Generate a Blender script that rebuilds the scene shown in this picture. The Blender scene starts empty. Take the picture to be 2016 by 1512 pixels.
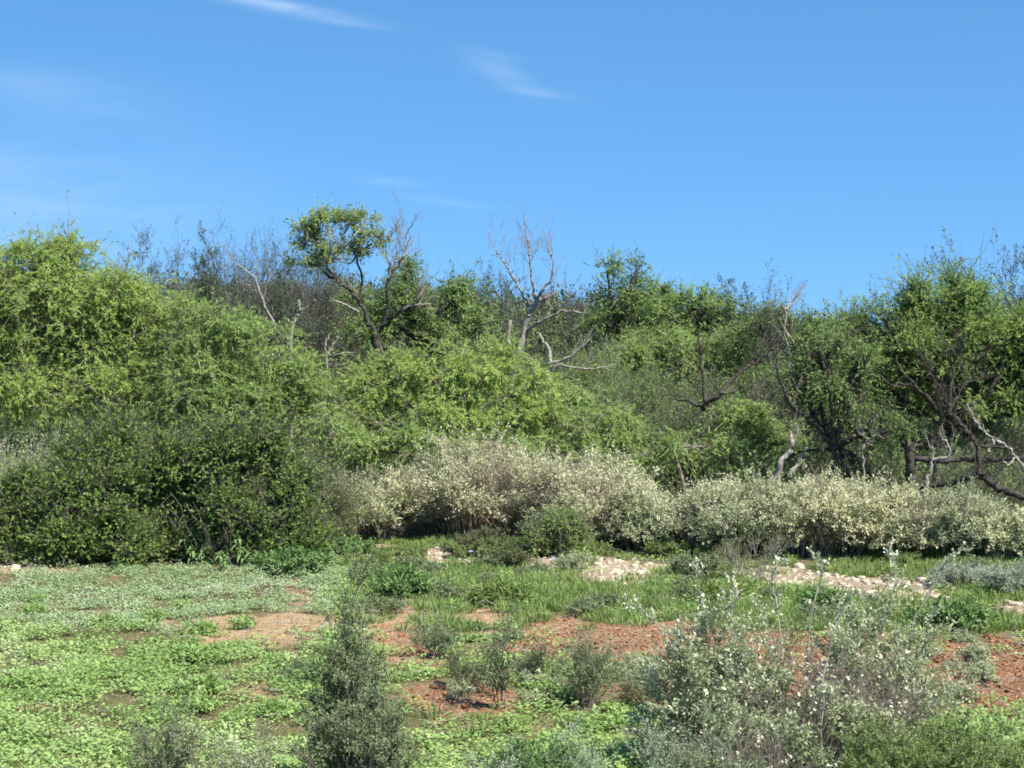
import bpy, math, random
import numpy as np
from mathutils import Vector

C = bpy.context.scene.collection
rng = np.random.default_rng(11)
F = 3762.0          # focal length in photo pixels (2016 wide)
YH = 700.0          # row of the level line of sight
H = 4.0             # camera height (standing on a raised bank)
UP = np.array([0, 0, 1.0])

# ------------------------------------------------------------------ noise and ground
def _hash(i, j, s):
    n = (i * 374761393 + j * 668265263 + s * 1442695041) & 0xffffffff
    n = ((n ^ (n >> 13)) * 1274126177) & 0xffffffff
    return ((n ^ (n >> 16)) & 0xffff) / 65535.0

def vn(x, y, fr, s=0):
    x = np.asarray(x, float) * fr; y = np.asarray(y, float) * fr
    i = np.floor(x).astype(np.int64); j = np.floor(y).astype(np.int64)
    u = x - i; v = y - j; u = u*u*(3-2*u); v = v*v*(3-2*v)
    a = _hash(i, j, s); b = _hash(i+1, j, s); c = _hash(i, j+1, s); d = _hash(i+1, j+1, s)
    return (a*(1-u)+b*u)*(1-v) + (c*(1-u)+d*u)*v

def fbm(x, y, fr, s=0, o=3):
    t = 0; a = 1; w = 0
    for k in range(o):
        t = t + a*vn(x, y, fr*2**k, s+k); w += a; a *= .5
    return t/w

def sstep(a, b, x):
    t = np.clip((np.asarray(x, float)-a)/(b-a), 0, 1); return t*t*(3-2*t)

def topx(x, y):
    y = np.maximum(y, 3)
    return 1008 + x*F/y, YH + H*F/y

# patches of bare ground: photo centre and radii, soil colour 0 pale .. 1 red
BARE = [(460,1245,115,30,.25),(590,1222,85,24,.2),(545,1258,80,20,.3),(1000,1285,60,18,.6),(780,1215,70,26,.3),
        (765,1258,50,24,.55),(815,1300,70,26,.75),(960,1228,50,24,.3),(925,1385,125,32,.85),
        (1235,1270,215,42,.8),(1280,1350,110,44,.8),(1945,1335,140,80,1.0),(1650,1330,190,80,.95),(1480,1300,120,60,.9),
        (505,1375,38,16,.6),(560,1330,26,10,.5),(135,1300,30,9,.5),(40,1116,110,16,.1),(200,1216,24,9,.3),
        (590,1175,40,10,.4),(1100,1232,60,14,.6),(1300,1232,60,14,.7),(320,1232,36,10,.3),(1500,1400,120,35,.9),(60,1405,20,9,.6)]
ROCK = [(850,1100,70,11),(760,1090,90,10),(900,1108,30,9),(1075,1115,45,15),(1215,1128,110,26),(1290,1112,50,12),
        (1640,1150,200,20),(1540,1130,90,14),(1760,1170,120,16),(1985,1203,60,10),(30,1104,100,12),(1460,1140,80,12),(690,1085,60,9),(1380,1140,40,11)]

def patchval(x, y, L):
    px, py = topx(x, y)
    jx = (fbm(x, y, 1.6, 5)-.5)*110; jy = (fbm(x, y, 2.6, 9, 4)-.5)*52
    best = np.full(np.shape(px), -9.0); val = np.zeros(np.shape(px))
    for p in L:
        d = .97-np.sqrt(((px+jx-p[0])/p[2])**2 + ((py+jy-p[1])/p[3])**2)
        d = np.maximum(d, -9)
        m = d > best
        best = np.where(m, d, best)
        if len(p) > 4: val = np.where(m, p[4], val)
    return best, val

def gz(x, y):
    x = np.asarray(x, float); y = np.asarray(y, float)
    z = (fbm(x, y, .35, 21)-.5)*.22*sstep(8, 20, y)
    z = z + (fbm(x, y, 1.5, 31)-.5)*.06
    z = z + 3.6*sstep(50, 105, y) + 1.2*sstep(105, 400, y)
    return z

def clods(x, y):
    b, v = patchval(x, y, BARE)
    k = sstep(-.1, .3, b)*sstep(.5, 1, v)
    return k*((fbm(x, y, 3.5, 71, 4)-.5)*.24)

def P(x, y, D):
    return np.array([(x-1008)/F*D, D, H-(y-YH)/F*D])

def ground_at(x, D):
    X = (x-1008)/F*D
    return np.array([X, D, float(gz(X, D))])

# ------------------------------------------------------------------ materials
def nt(name):
    m = bpy.data.materials.new(name); m.use_nodes = True
    t = m.node_tree; t.nodes.clear()
    out = t.nodes.new('ShaderNodeOutputMaterial')
    return m, t, out

def mixc(t, fac, a, b):
    n = t.nodes.new('ShaderNodeMix'); n.data_type = 'RGBA'
    if isinstance(fac, (int, float)): n.inputs[0].default_value = fac
    else: t.links.new(fac, n.inputs[0])
    for k, v in ((6, a), (7, b)):
        if isinstance(v, tuple): n.inputs[k].default_value = (*v, 1)
        else: t.links.new(v, n.inputs[k])
    return n.outputs[2]

def leafmat(name, c1, c2, c3=None, trans=.3, rough=.55):
    """c1..c2 by the leaf's own random value, c3 on a fraction of the leaves"""
    m, t, out = nt(name)
    a = t.nodes.new('ShaderNodeAttribute'); a.attribute_name = 'v'
    col = mixc(t, a.outputs['Fac'], c1, c2)
    if c3:
        n = t.nodes.new('ShaderNodeMath'); n.operation = 'GREATER_THAN'; n.inputs[1].default_value = .9
        t.links.new(a.outputs['Fac'], n.inputs[0])
        col = mixc(t, n.outputs[0], col, c3)
    p = t.nodes.new('ShaderNodeBsdfPrincipled'); p.inputs['Roughness'].default_value = rough
    p.inputs['Specular IOR Level'].default_value = .12
    tr = t.nodes.new('ShaderNodeBsdfTranslucent')
    t.links.new(col, p.inputs['Base Color'])
    tc = mixc(t, .2, col, (.35, .45, .05))
    t.links.new(tc, tr.inputs['Color'])
    ms = t.nodes.new('ShaderNodeMixShader'); ms.inputs[0].default_value = trans
    t.links.new(p.outputs[0], ms.inputs[1]); t.links.new(tr.outputs[0], ms.inputs[2])
    t.links.new(ms.outputs[0], out.inputs[0])
    return m

def barkmat(name, c1, c2, sc=9):
    m, t, out = nt(name)
    tc = t.nodes.new('ShaderNodeTexCoord')
    no = t.nodes.new('ShaderNodeTexNoise'); no.inputs['Scale'].default_value = sc; no.inputs['Detail'].default_value = 5
    t.links.new(tc.outputs['Object'], no.inputs['Vector'])
    r = t.nodes.new('ShaderNodeMapRange'); r.inputs[1].default_value = .35; r.inputs[2].default_value = .65
    t.links.new(no.outputs['Fac'], r.inputs[0])
    col = mixc(t, r.outputs[0], c1, c2)
    p = t.nodes.new('ShaderNodeBsdfPrincipled'); p.inputs['Roughness'].default_value = .9
    p.inputs['Specular IOR Level'].default_value = .15
    t.links.new(col, p.inputs['Base Color'])
    b = t.nodes.new('ShaderNodeBump'); b.inputs['Strength'].default_value = .6; b.inputs['Distance'].default_value = .03
    t.links.new(no.outputs['Fac'], b.inputs['Height']); t.links.new(b.outputs[0], p.inputs['Normal'])
    t.links.new(p.outputs[0], out.inputs[0])
    return m

M = {
 'lime':   leafmat('mesquite_leaf_bright', (.30,.44,.10), (.48,.60,.17), (.56,.62,.24), .5),
 'green':  leafmat('mesquite_leaf_mid', (.24,.37,.10), (.43,.55,.18), None, .5),
 'deep':   leafmat('tree_leaf_deep', (.19,.30,.095), (.37,.48,.17), None, .48),
 'olive':  leafmat('leaf_olive_grey', (.10,.115,.05), (.19,.205,.09), (.28,.26,.17), .22),
 'mix':    leafmat('leaf_olive_green', (.12,.17,.05), (.26,.32,.11), (.38,.38,.20), .35),
 'bluish': leafmat('leaf_grey_green', (.08,.115,.075), (.165,.20,.13), None, .22),
 'dark':   leafmat('bush_leaf_dark', (.05,.11,.028), (.28,.38,.09), (.44,.50,.18), .28, .5),
 'pale':   leafmat('whitebrush_leaf', (.47,.47,.27), (.76,.74,.47), None, .36),
 'sage':   leafmat('sage_leaf', (.27,.31,.16), (.54,.57,.35), (.74,.75,.54), .32),
 'silver': leafmat('silver_leaf', (.27,.31,.21), (.46,.50,.37), None, .18),
 'fine':   leafmat('fine_leaf_grey_green', (.13,.165,.075), (.27,.31,.16), (.42,.45,.27), .22),
 'flower': leafmat('white_blossom', (.56,.58,.38), (.78,.78,.58), None, .2),
 'violet': leafmat('violet_petal', (.42,.42,.70), (.60,.60,.82), None, .2),
 'cover':  leafmat('creeper_leaf_lime', (.21,.33,.09), (.42,.555,.20), (.54,.62,.32), .34),
 'cover2': leafmat('creeper_leaf_blue_green', (.24,.34,.15), (.42,.52,.27), (.50,.56,.36), .3),
 'grass':  leafmat('grass_blade', (.15,.23,.06), (.33,.42,.14), (.56,.52,.30), .32),
 'weed':   leafmat('broad_weed_leaf', (.12,.21,.06), (.23,.34,.13), None, .25),
 'yellow': leafmat('yellowing_leaf', (.22,.28,.03), (.33,.38,.05), None, .3),
 'dead':   barkmat('dead_grey_wood', (.18,.155,.125), (.42,.37,.305), 14),
 'greybark': barkmat('grey_bark', (.18,.145,.11), (.38,.325,.26)),
 'blackbark': barkmat('black_bark', (.022,.018,.015), (.11,.092,.075), 16),
 'twig':   barkmat('brown_twig', (.22,.17,.13), (.42,.35,.27), 5),
 'darktwig': barkmat('dark_twig', (.09,.075,.065), (.22,.185,.165), 5),
 'brushtwig': barkmat('purple_brown_twig', (.085,.075,.062), (.20,.18,.15), 3),
 'paletwig': barkmat('pale_twig', (.26,.235,.19), (.42,.39,.32), 5),
 'stem':   barkmat('green_stem', (.20,.26,.13), (.32,.38,.22), 5),
 'stone':  barkmat('pale_limestone', (.42,.34,.23), (.66,.57,.42), 14),
 'redstone': barkmat('red_clod', (.11,.045,.022), (.42,.215,.105), 12),
}

def groundmat():
    m, t, out = nt('dry_soil')
    L = t.links.new
    def attr(n):
        a = t.nodes.new('ShaderNodeAttribute'); a.attribute_name = n; return a.outputs['Fac']
    tc = t.nodes.new('ShaderNodeTexCoord')
    def noise(s, d=5):
        n = t.nodes.new('ShaderNodeTexNoise'); n.inputs['Scale'].default_value = s; n.inputs['Detail'].default_value = d
        L(tc.outputs['Object'], n.inputs['Vector'])
        r = t.nodes.new('ShaderNodeMapRange'); r.inputs[1].default_value = .36; r.inputs[2].default_value = .64
        L(n.outputs['Fac'], r.inputs[0]); return r.outputs[0]
    n1, n2, n3 = noise(7), noise(28), noise(1.2)
    pale = mixc(t, n1, (.44,.27,.13), (.74,.54,.32))
    red = mixc(t, n1, (.11,.045,.022), (.27,.13,.065))
    red = mixc(t, n2, red, (.44,.255,.145))
    bare = mixc(t, attr('red'), pale, red)
    rock = mixc(t, n2, (.36,.26,.16), (.58,.46,.31))
    veg = mixc(t, n3, (.20,.17,.07), (.42,.31,.17))
    veg = mixc(t, n2, veg, (.10,.12,.04))
    c = mixc(t, attr('bare'), veg, bare)
    c = mixc(t, attr('rock'), c, rock)
    p = t.nodes.new('ShaderNodeBsdfPrincipled'); p.inputs['Roughness'].default_value = .95
    p.inputs['Specular IOR Level'].default_value = .1
    L(c, p.inputs['Base Color'])
    b = t.nodes.new('ShaderNodeBump'); b.inputs['Strength'].default_value = .8; b.inputs['Distance'].default_value = .05
    L(n2, b.inputs['Height']); L(b.outputs[0], p.inputs['Normal'])
    L(p.outputs[0], out.inputs[0])
    return m

# ------------------------------------------------------------------ mesh builders
def link(name, me, mat, parent=None, smooth=False):
    me.materials.append(mat)
    if smooth: me.polygons.foreach_set('use_smooth', np.ones(len(me.polygons), bool))
    o = bpy.data.objects.new(name, me); C.objects.link(o)
    if parent is not None: o.parent = parent
    return o

def quadmesh(name, V, Q, fa=None):
    me = bpy.data.meshes.new(name)
    V = np.ascontiguousarray(V, np.float32); Q = np.ascontiguousarray(Q, np.int32)
    me.vertices.add(len(V)); me.vertices.foreach_set('co', V.ravel())
    me.loops.add(Q.size); me.loops.foreach_set('vertex_index', Q.ravel())
    me.polygons.add(len(Q)); me.polygons.foreach_set('loop_start', np.arange(0, Q.size, 4, dtype=np.int32))
    me.update(calc_edges=True)
    if fa is not None:
        a = me.attributes.new('v', 'FLOAT', 'FACE'); a.data.foreach_set('value', np.ascontiguousarray(fa, np.float32))
    return me

def nrm(a): return a/np.maximum(np.linalg.norm(a, axis=-1, keepdims=True), 1e-9)
def rv(n): return nrm(rng.normal(size=(n, 3)))

class Leaves:
    def __init__(s): s.V = []; s.v = []
    def add(s, p, d, n, L, Wd, v):
        d = nrm(d); side = nrm(np.cross(d, n)); L = L[:, None]; Wd = Wd[:, None]
        nn = np.cross(side, d)
        q = np.stack([p, p+d*L*.45+side*Wd*.5+nn*L*.06, p+d*L, p+d*L*.45-side*Wd*.5+nn*L*.06], 1)
        s.V.append(q); s.v.append(v)
    def n(s): return sum(len(a) for a in s.V)
    def build(s, name, mat, parent=None, org=None):
        V = np.concatenate(s.V); v = np.clip(np.concatenate(s.v), 0, 1)
        if org is not None: V = V-org
        return link(name, quadmesh(name, V.reshape(-1, 3), np.arange(V.shape[0]*4).reshape(-1, 4), v), mat, parent)

class Tubes:
    def __init__(s): s.V = []; s.Q = []; s.n = 0
    def add(s, Pt, R, sides=3):
        """Pt (T,n,3), R (T,n)"""
        T, n, _ = Pt.shape
        tg = nrm(np.gradient(Pt, axis=1))
        ref = nrm(rng.normal(size=(T, 1, 3)))
        a = nrm(np.cross(tg, ref)); b = np.cross(tg, a)
        an = np.arange(sides)*2*math.pi/sides
        ring = Pt[:, :, None]+R[:, :, None, None]*(a[:, :, None]*np.cos(an)[:, None]+b[:, :, None]*np.sin(an)[:, None])
        s.V.append(ring.reshape(-1, 3))
        idx = np.arange(T*n*sides).reshape(T, n, sides)+s.n
        lo = idx[:, :-1]; hi = idx[:, 1:]
        q = np.stack([lo, np.roll(lo, -1, 2), np.roll(hi, -1, 2), hi], -1).reshape(-1, 4)
        s.Q.append(q); s.n += T*n*sides
    def build(s, name, mat, parent=None, org=None):
        V = np.concatenate(s.V)
        if org is not None: V = V-org
        return link(name, quadmesh(name, V, np.concatenate(s.Q)), mat, parent, True)

def curves(P0, d, L, n=5, bend=None, kink=.06):
    T = len(P0); t = np.linspace(0, 1, n)[None, :, None]
    if bend is None: bend = np.zeros((T, 3))
    Pt = P0[:, None]+nrm(d)[:, None]*L[:, None, None]*t+bend[:, None]*L[:, None, None]*t*t
    k = rng.normal(size=(T, n, 3))*kink*L[:, None, None]; k[:, 0] = 0
    return Pt+k*np.sqrt(t)

def taper(r0, n, T, end=.25):
    t = np.linspace(0, 1, n)[None]
    return np.broadcast_to(np.asarray(r0, float).reshape(-1, 1), (T, 1))*(1-(1-end)*t)

def children(Pt, k, lo=.3, hi=1., spread=.9, up=.2):
    T, n, _ = Pt.shape
    ti = np.repeat(np.arange(T), k); t = rng.uniform(lo, hi, T*k)*(n-1)
    i = np.minimum(t.astype(int), n-2); f = (t-i)[:, None]
    p = Pt[ti, i]*(1-f)+Pt[ti, i+1]*f
    tg = nrm(Pt[ti, i+1]-Pt[ti, i])
    d = nrm(tg+rv(T*k)*spread+UP*up)
    return p, d, ti

def leaves_on(lv, Pt, k, lo, hi, L, Wd, nb=.6, out=None, hang=0., vbase=None, jit=0.):
    p, d, ti = children(Pt, k, lo, hi, .9, -hang)
    n = len(p)
    nn = rv(n)*(1-nb)+UP*nb
    if out is not None: nn = nn+nrm(p-out)*nb
    if jit: p = p+rng.normal(size=(n, 3))*jit
    v = rng.uniform(0, 1, n) if vbase is None else vbase[ti]*.6+rng.uniform(0, .4, n)
    s = rng.uniform(.65, 1.3, n)
    lv.add(p, d, nn, L*s, Wd*s, v)

def catmull(pts, sub=4):
    p = np.vstack([2*pts[0]-pts[1], pts, 2*pts[-1]-pts[-2]]); out = []
    for i in range(1, len(p)-2):
        for t in np.linspace(0, 1, sub, endpoint=False):
            a, b, c, d = p[i-1], p[i], p[i+1], p[i+2]
            out.append(.5*((2*b)+(-a+c)*t+(2*a-5*b+4*c-d)*t*t+(-a+3*b-3*c+d)*t**3))
    out.append(pts[-1]); return np.array(out)

def limb(tb, pts, D, r0, r1, kink=.02, sides=8):
    """a bough through photo points (x, y, depth offset); radii in photo px; returns its centre line"""
    W = np.array([P(a[0], a[1], D+(a[2] if len(a) > 2 else 0)) for a in pts])
    c = catmull(W, 5); n = len(c)
    c[1:-1] += rng.normal(size=(n-2, 3))*kink
    R = np.linspace(r0, r1, n)*D/F*(1+rng.normal(size=n)*.06)
    tb.add(c[None], R[None], sides)
    return c[None]

# ------------------------------------------------------------------ things
def thing(name, label, cat, base, group=None):
    o = bpy.data.objects.new(name, None); C.objects.link(o)
    o.empty_display_size = .3
    o.location = tuple(base); o['label'] = label; o['category'] = cat
    if group: o['group'] = group
    return o

def tag(o, label=None, cat=None, group=None, kind=None):
    for k, v in (('label', label), ('category', cat), ('group', group), ('kind', kind)):
        if v: o[k] = v
    return o

def resamp(c, n):
    c = c[0]; s = np.linspace(0, len(c)-1, n); i = np.minimum(s.astype(int), len(c)-2); f = (s-i)[:, None]
    return (c[i]*(1-f)+c[i+1]*f)[None]

def crown(lobes, D, lv, tb, trunk_top, cl=.42, dens=1.15, leaf=(.105, .027), per=125, droop=.5, r_limb=.06, nb=.45, gap=.0, wisp=0, shell=.55):
    """lobes: (cx, cy, rx, ry[, depth offset]) in photo px. Clumps of drooping sprays on limbs."""
    for lo in lobes:
        d0 = D+(lo[4] if len(lo) > 4 else 0)
        c = P(lo[0], lo[1], d0); k = d0/F
        R = np.array([lo[2]*k, .85*max(lo[2], lo[3])*k, lo[3]*k])
        area = 4*math.pi*((R[0]*R[1])**1.6/3+(R[0]*R[2])**1.6/3+(R[1]*R[2])**1.6/3)**(1/1.6)
        n = max(4, int(area/(cl*cl)*1.0*dens))
        # secondary masses standing out of the lobe, each carrying clumps on its upper side
        ms = max(3, int(area/(cl*cl)/9)); su = rv(ms); su[:, 2] = np.where(su[:, 2] < -.65, -su[:, 2]*.7, su[:, 2]); su = nrm(su)
        sr = cl*rng.uniform(1.1, 2.1, ms); sr = np.minimum(sr, R.min()*.6)
        sc_ = c+su*(R-sr[:, None]*.8)*(1+rng.normal(size=(ms, 1))*.10)
        si = rng.integers(0, ms, n); w = rv(n)+su[si]*.5; w[:, 2] = np.where(w[:, 2] < -.45, -w[:, 2]*.6, w[:, 2]); w = nrm(w)
        cc = sc_[si]+w*sr[si][:, None]*[1, 1, .8]*rng.uniform(shell, 1.0, n)[:, None]
        u = nrm(w*.7+su[si]*.5)
        inn = rng.uniform(0, 1, n) < .28                      # clumps inside the crown
        cc = np.where(inn[:, None], c+rv(n)*R*rng.uniform(.2, .9, n)[:, None], cc)
        if gap:
            keep = fbm(cc[:, 0]*1.0+cc[:, 2]*.7, cc[:, 1]+cc[:, 2]*1.3, 1.15, int(abs(lo[0])), 2) > gap+.12*(sr[si] < cl*1.4)
            cc = cc[keep]; u = u[keep]; n = len(cc)
            if n < 2: continue
        # limb from the trunk to the lobe, twigs from there to every clump
        mid = (trunk_top+c)/2+np.array([rng.normal()*.15, rng.normal()*.15, .1])
        ct = catmull(np.array([trunk_top, mid, c]), 5); m = len(ct)
        tb.add(ct[None], (np.linspace(r_limb, r_limb*.45, m))[None], 6)
        st = ct[rng.integers(m//2, m, n)]
        dv = cc-st; L = np.linalg.norm(dv, axis=1)
        bt = curves(st, dv, L, 6, None, .035)
        tb.add(bt, taper(.011+.012*L, 6, n, .3), 4)
        # bare ends poking out of the crown
        nd = max(2, n//9); k_ = rng.integers(0, n, nd)
        dt = curves(cc[k_], u[k_]*.8+UP*.6+rv(nd)*.5, cl*rng.uniform(1.0, 2.1, nd), 6, None, .07); tb.add(dt, taper(.010, 6, nd, .3), 3)
        q1, q2, _ = children(dt, 3, .3, .95, .8, .3); tb.add(curves(q1, q2, cl*rng.uniform(.2, .7, len(q1)), 4, None, .08), taper(.006, 4, len(q1), .4), 3)
        # sprays
        ns = 9; ti = np.repeat(np.arange(n), ns)
        sd = nrm(u[ti]*.55+rv(len(ti))*1.0+UP*.25)
        sl = cl*rng.uniform(.5, 1.45, len(ti))*rng.choice([.7, 1., 1.0, 1.6], n)[ti]
        if wisp: sl = sl*(1+wisp*(rng.uniform(0, 1, len(ti)) > .8)*(u[ti][:, 2] > .2))
        p0 = cc[ti]+rng.normal(size=(len(ti), 3))*cl*.24
        sp = curves(p0, sd, sl, 5, -UP*droop*np.ones((len(ti), 1)), .05)
        tb.add(sp, taper(.006, 5, len(ti), .4), 3)
        vb = (rng.uniform(0, 1, n)*.6+.4*fbm(cc[:, 0], cc[:, 2]+cc[:, 1], .8, 3))[ti]
        kk = max(2, int(per/ns))
        p, d, tj = children(sp, kk, .05, 1.1, .75, -.12)
        nn = rv(len(p))*.55+UP*nb+nrm(p-cc[ti][tj])*nb+u[ti][tj]*.5
        s = rng.uniform(.6, 1.35, len(p))
        lv.add(p, d, nn, leaf[0]*s, leaf[1]*s, vb[tj]*.65+rng.uniform(0, .35, len(p)))

def tree(name, label, cat, bx, D, lobes, lmat, bmat, fork=None, r=.12, group=None, extra=None, **kw):
    base = ground_at(bx, D)
    t = thing(name, label, cat, base, group)
    tb = Tubes(); lv = Leaves()
    fk = P(fork[0], fork[1], D) if fork else base*.5+P(lobes[0][0], lobes[0][1], D)*.5
    st = base-UP*.15
    mid = (st+fk)/2+np.array([rng.normal()*.12, rng.normal()*.1, 0])
    c = catmull(np.array([st, mid, fk]), 5)
    tb.add(c[None], np.linspace(r*1.25, r*.8, len(c))[None], 9)
    tw = Tubes()
    crown(lobes, D, lv, tw, fk, r_limb=r*.6, **kw)
    if extra: extra(tb, lv, D, t, base)
    tb.V += []; 
    tr = tb.build('trunk', M[bmat], t, base)
    tw.build('branches', M[bmat], t, base)
    lv.build('crown', M[lmat], t, base)
    return t

def shrub(name, label, cat, bx, D, w, h, lmat, bmat, nst=60, kids=(5, 4), leaf=(.04, .016), per=10, group=None, lean=0., lo=.45,
          basew=.35, arch=.45, flowers=None, upr=.9, zcut=.0, rs=.012, nb=.5, base=None, kink=.05, depth=.8, cname='foliage', tw2=None, fl=.5, fsize=.03, hv=.5, gapp=0., tw=1.):
    """stems fanning from the base, side shoots, leaves. w, h = photo px width and height"""
    if base is None: base = ground_at(bx, D)
    t = thing(name, label, cat, base, group)
    k = D/F; Wm = w*k/2; Hm = h*k
    tb = Tubes(); lv = Leaves(); fw = Leaves()
    a = rng.uniform(0, 2*math.pi, nst); q = np.sqrt(rng.uniform(0, 1, nst))
    ex = np.cos(a)*q; ey = np.sin(a)*q*depth
    p0 = base+np.stack([ex*Wm*basew, ey*Wm*basew, np.full(nst, -.05)], 1)
    # target on a dome
    hz = np.sqrt(np.clip(1-.75*q**2, .1, 1))*rng.uniform(hv, 1.04, nst)
    tgt = base+np.stack([ex*Wm+lean*Hm*.3, ey*Wm, Hm*hz], 1)
    dv = tgt-p0; L = np.linalg.norm(dv, axis=1)
    bend = np.stack([ex*arch, ey*arch, -arch*.6*np.ones(nst)], 1)
    st = curves(p0, dv/L[:, None]-bend*.8, L*1.02, 7, bend, kink*.5)
    tb.add(st, taper(rs*rng.uniform(.7, 1.3, nst), 7, nst, .3), 4)
    c1, d1, ti = children(st, kids[0], .3, 1., .75, upr*.35)
    L1 = rng.uniform(.16, .34, len(c1))*Hm*tw
    s1 = curves(c1, d1, L1, 5, nrm(d1*[1, 1, 0]+1e-6)*.15-UP*.12, kink)
    tb.add(s1, taper(rs*.45, 5, len(c1), .3), 3)
    c2, d2, tj = children(s1, kids[1], .25, 1., .8, upr*.25)
    L2 = rng.uniform(.06, .16, len(c2))*Hm*tw
    s2 = curves(c2, d2, L2, 4, None, kink)
    tb.add(s2, taper(rs*.25, 4, len(c2), .4), 3)
    # leaves on shoots that stand high enough in the bush
    z2 = (s2[:, -1, 2]-base[2])/Hm
    rad = np.hypot((s2[:, -1, 0]-base[0])/Wm, (s2[:, -1, 1]-base[1])/(Wm*depth))
    keep = (z2+.35*np.clip(rad, 0, 1.2) > lo+rng.normal(size=len(z2))*.1)
    if gapp: keep &= (fbm(s2[:, 0, 0]*1.0+s2[:, 0, 2]*.6, s2[:, 0, 1]*.7+s2[:, 0, 2]*1.1, 1.7, 5) > gapp)
    if keep.sum() > 2:
        vb = rng.uniform(0, 1, len(s1))[tj][keep]
        leaves_on(lv, s2[keep], per, .1, 1.1, np.float64(leaf[0])*np.ones(1), np.float64(leaf[1])*np.ones(1), nb, base+UP*Hm*.2, 0, vb, leaf[0]*.4)
    tb.build('stems', M[bmat], t, base)
    lv.build(cname, M[lmat], t, base)
    if flowers:
        kf = (z2 > fl) & (rng.uniform(0, 1, len(z2)) < flowers)
        leaves_on(fw, s2[kf], 5, .5, 1.1, np.float64(fsize)*np.ones(1), np.float64(fsize*.8)*np.ones(1), .5, base, 0, None, fsize*.6)
        fw.build('blossom', M['flower'], t, base)
    return t

def deadbrush(name, label, cat, bx, D, w, h, bmat, nst=50, kids=(8, 7), lmat=None, per=0, leaf=(.05, .02), group=None, basew=.5, lo=.3, rs=.02, upr=.8, base=None, kink=.08, arch=.25, tw=1.):
    if base is None: base = ground_at(bx, D)
    t = thing(name, label, cat, base, group)
    k = D/F; Wm = w*k/2; Hm = h*k
    tb = Tubes(); lv = Leaves()
    a = rng.uniform(0, 2*math.pi, nst); q = np.sqrt(rng.uniform(0, 1, nst))
    ex = np.cos(a)*q; ey = np.sin(a)*q*.8
    p0 = base+np.stack([ex*Wm*basew, ey*Wm*basew, np.full(nst, -.05)], 1)
    tgt = base+np.stack([ex*Wm, ey*Wm, Hm*np.sqrt(np.clip(1-.6*q*q, .1, 1))*rng.uniform(.62, .98, nst)], 1)
    dv = tgt-p0; L = np.linalg.norm(dv, axis=1)
    st = curves(p0, dv, L, 8, None, kink*.5)
    tb.add(st, taper(rs*rng.uniform(.7, 1.4, nst), 8, nst, .25), 4)
    c1, d1, _ = children(st, kids[0], .2, 1., .8, upr*.4)
    s1 = curves(c1, d1, rng.uniform(.12, .3, len(c1))*Hm*tw, 5, UP*.2*np.ones((len(c1), 1)), kink)
    tb.add(s1, taper(rs*.4, 5, len(c1), .3), 3)
    c2, d2, _ = children(s1, kids[1], .2, 1., .8, upr*.3)
    s2 = curves(c2, d2, rng.uniform(.05, .13, len(c2))*Hm*tw, 4, None, kink)
    tb.add(s2, taper(rs*.22, 4, len(c2), .4), 3)
    tb.build('stems', M[bmat], t, base)
    if lmat:
        z = (s2[:, -1, 2]-base[2])/Hm; kp = z > lo
        leaves_on(lv, s2[kp], per, .2, 1.1, np.float64(leaf[0])*np.ones(1), np.float64(leaf[1])*np.ones(1), .5, base, 0, None, leaf[0]*.5)
        lv.build('foliage', M[lmat], t, base)
    return t

def branchy(tb, c, k1=10, L1=.5, r1=.012, k2=5, k3=4, up=.35, lo=.35):
    """bare side shoots in three orders on centre line c"""
    p, d, _ = children(c, k1, lo, 1., .8, up)
    s = curves(p, d, rng.uniform(.5, 1.3, len(p))*L1, 6, UP*.15*np.ones((len(p), 1)), .07); tb.add(s, taper(r1, 6, len(p), .3), 4)
    p, d, _ = children(s, k2, .25, 1., .7, up)
    s2 = curves(p, d, rng.uniform(.4, 1.1, len(p))*L1*.5, 5, None, .08); tb.add(s2, taper(r1*.5, 5, len(p), .3), 3)
    p, d, _ = children(s2, k3, .3, 1., .7, up*.6)
    s3 = curves(p, d, rng.uniform(.4, 1.1, len(p))*L1*.22, 4, None, .08); tb.add(s3, taper(r1*.28, 4, len(p), .4), 3)
    return s2, s3

# ------------------------------------------------------------------ ground
def build_ground():
    ys = np.concatenate([[-300, -120, -50, -20, -5, 4], np.arange(10, 17, .5), np.arange(17, 46, .11), np.arange(46, 60, .5), np.geomspace(60, 3000, 70)])
    xs = np.concatenate([-np.geomspace(14, 3000, 45)[::-1], np.arange(-13.8, 13.85, .12), np.geomspace(14, 3000, 45)])
    X, Y = np.meshgrid(xs, ys)
    Z = gz(X, Y)+clods(X, Y)
    V = np.stack([X, Y, Z], -1).reshape(-1, 3)
    ny, nx = X.shape; idx = np.arange(nx*ny).reshape(ny, nx)
    Q = np.stack([idx[:-1, :-1], idx[:-1, 1:], idx[1:, 1:], idx[1:, :-1]], -1).reshape(-1, 4)
    me = quadmesh('ground', V, Q)
    b, v = patchval(X, Y, BARE); rk, _ = patchval(X, Y, ROCK)
    vis = (Y > 15) & (Y < 46)
    for nm, val in (('bare', sstep(-.12, .12, b)*vis), ('red', v), ('rock', sstep(-.1, .15, rk)*vis)):
        a = me.attributes.new(nm, 'FLOAT', 'POINT'); a.data.foreach_set('value', val.astype(np.float32).ravel())
    o = link('ground', me, groundmat(), None, True); o['kind'] = 'structure'

def scatter(n, y0, y1, x0=-14, x1=14):
    y = rng.uniform(y0, y1, n); x = rng.uniform(x0, x1, n)
    m = np.abs(x) < y*.285+2.4
    return x[m], y[m]

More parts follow.
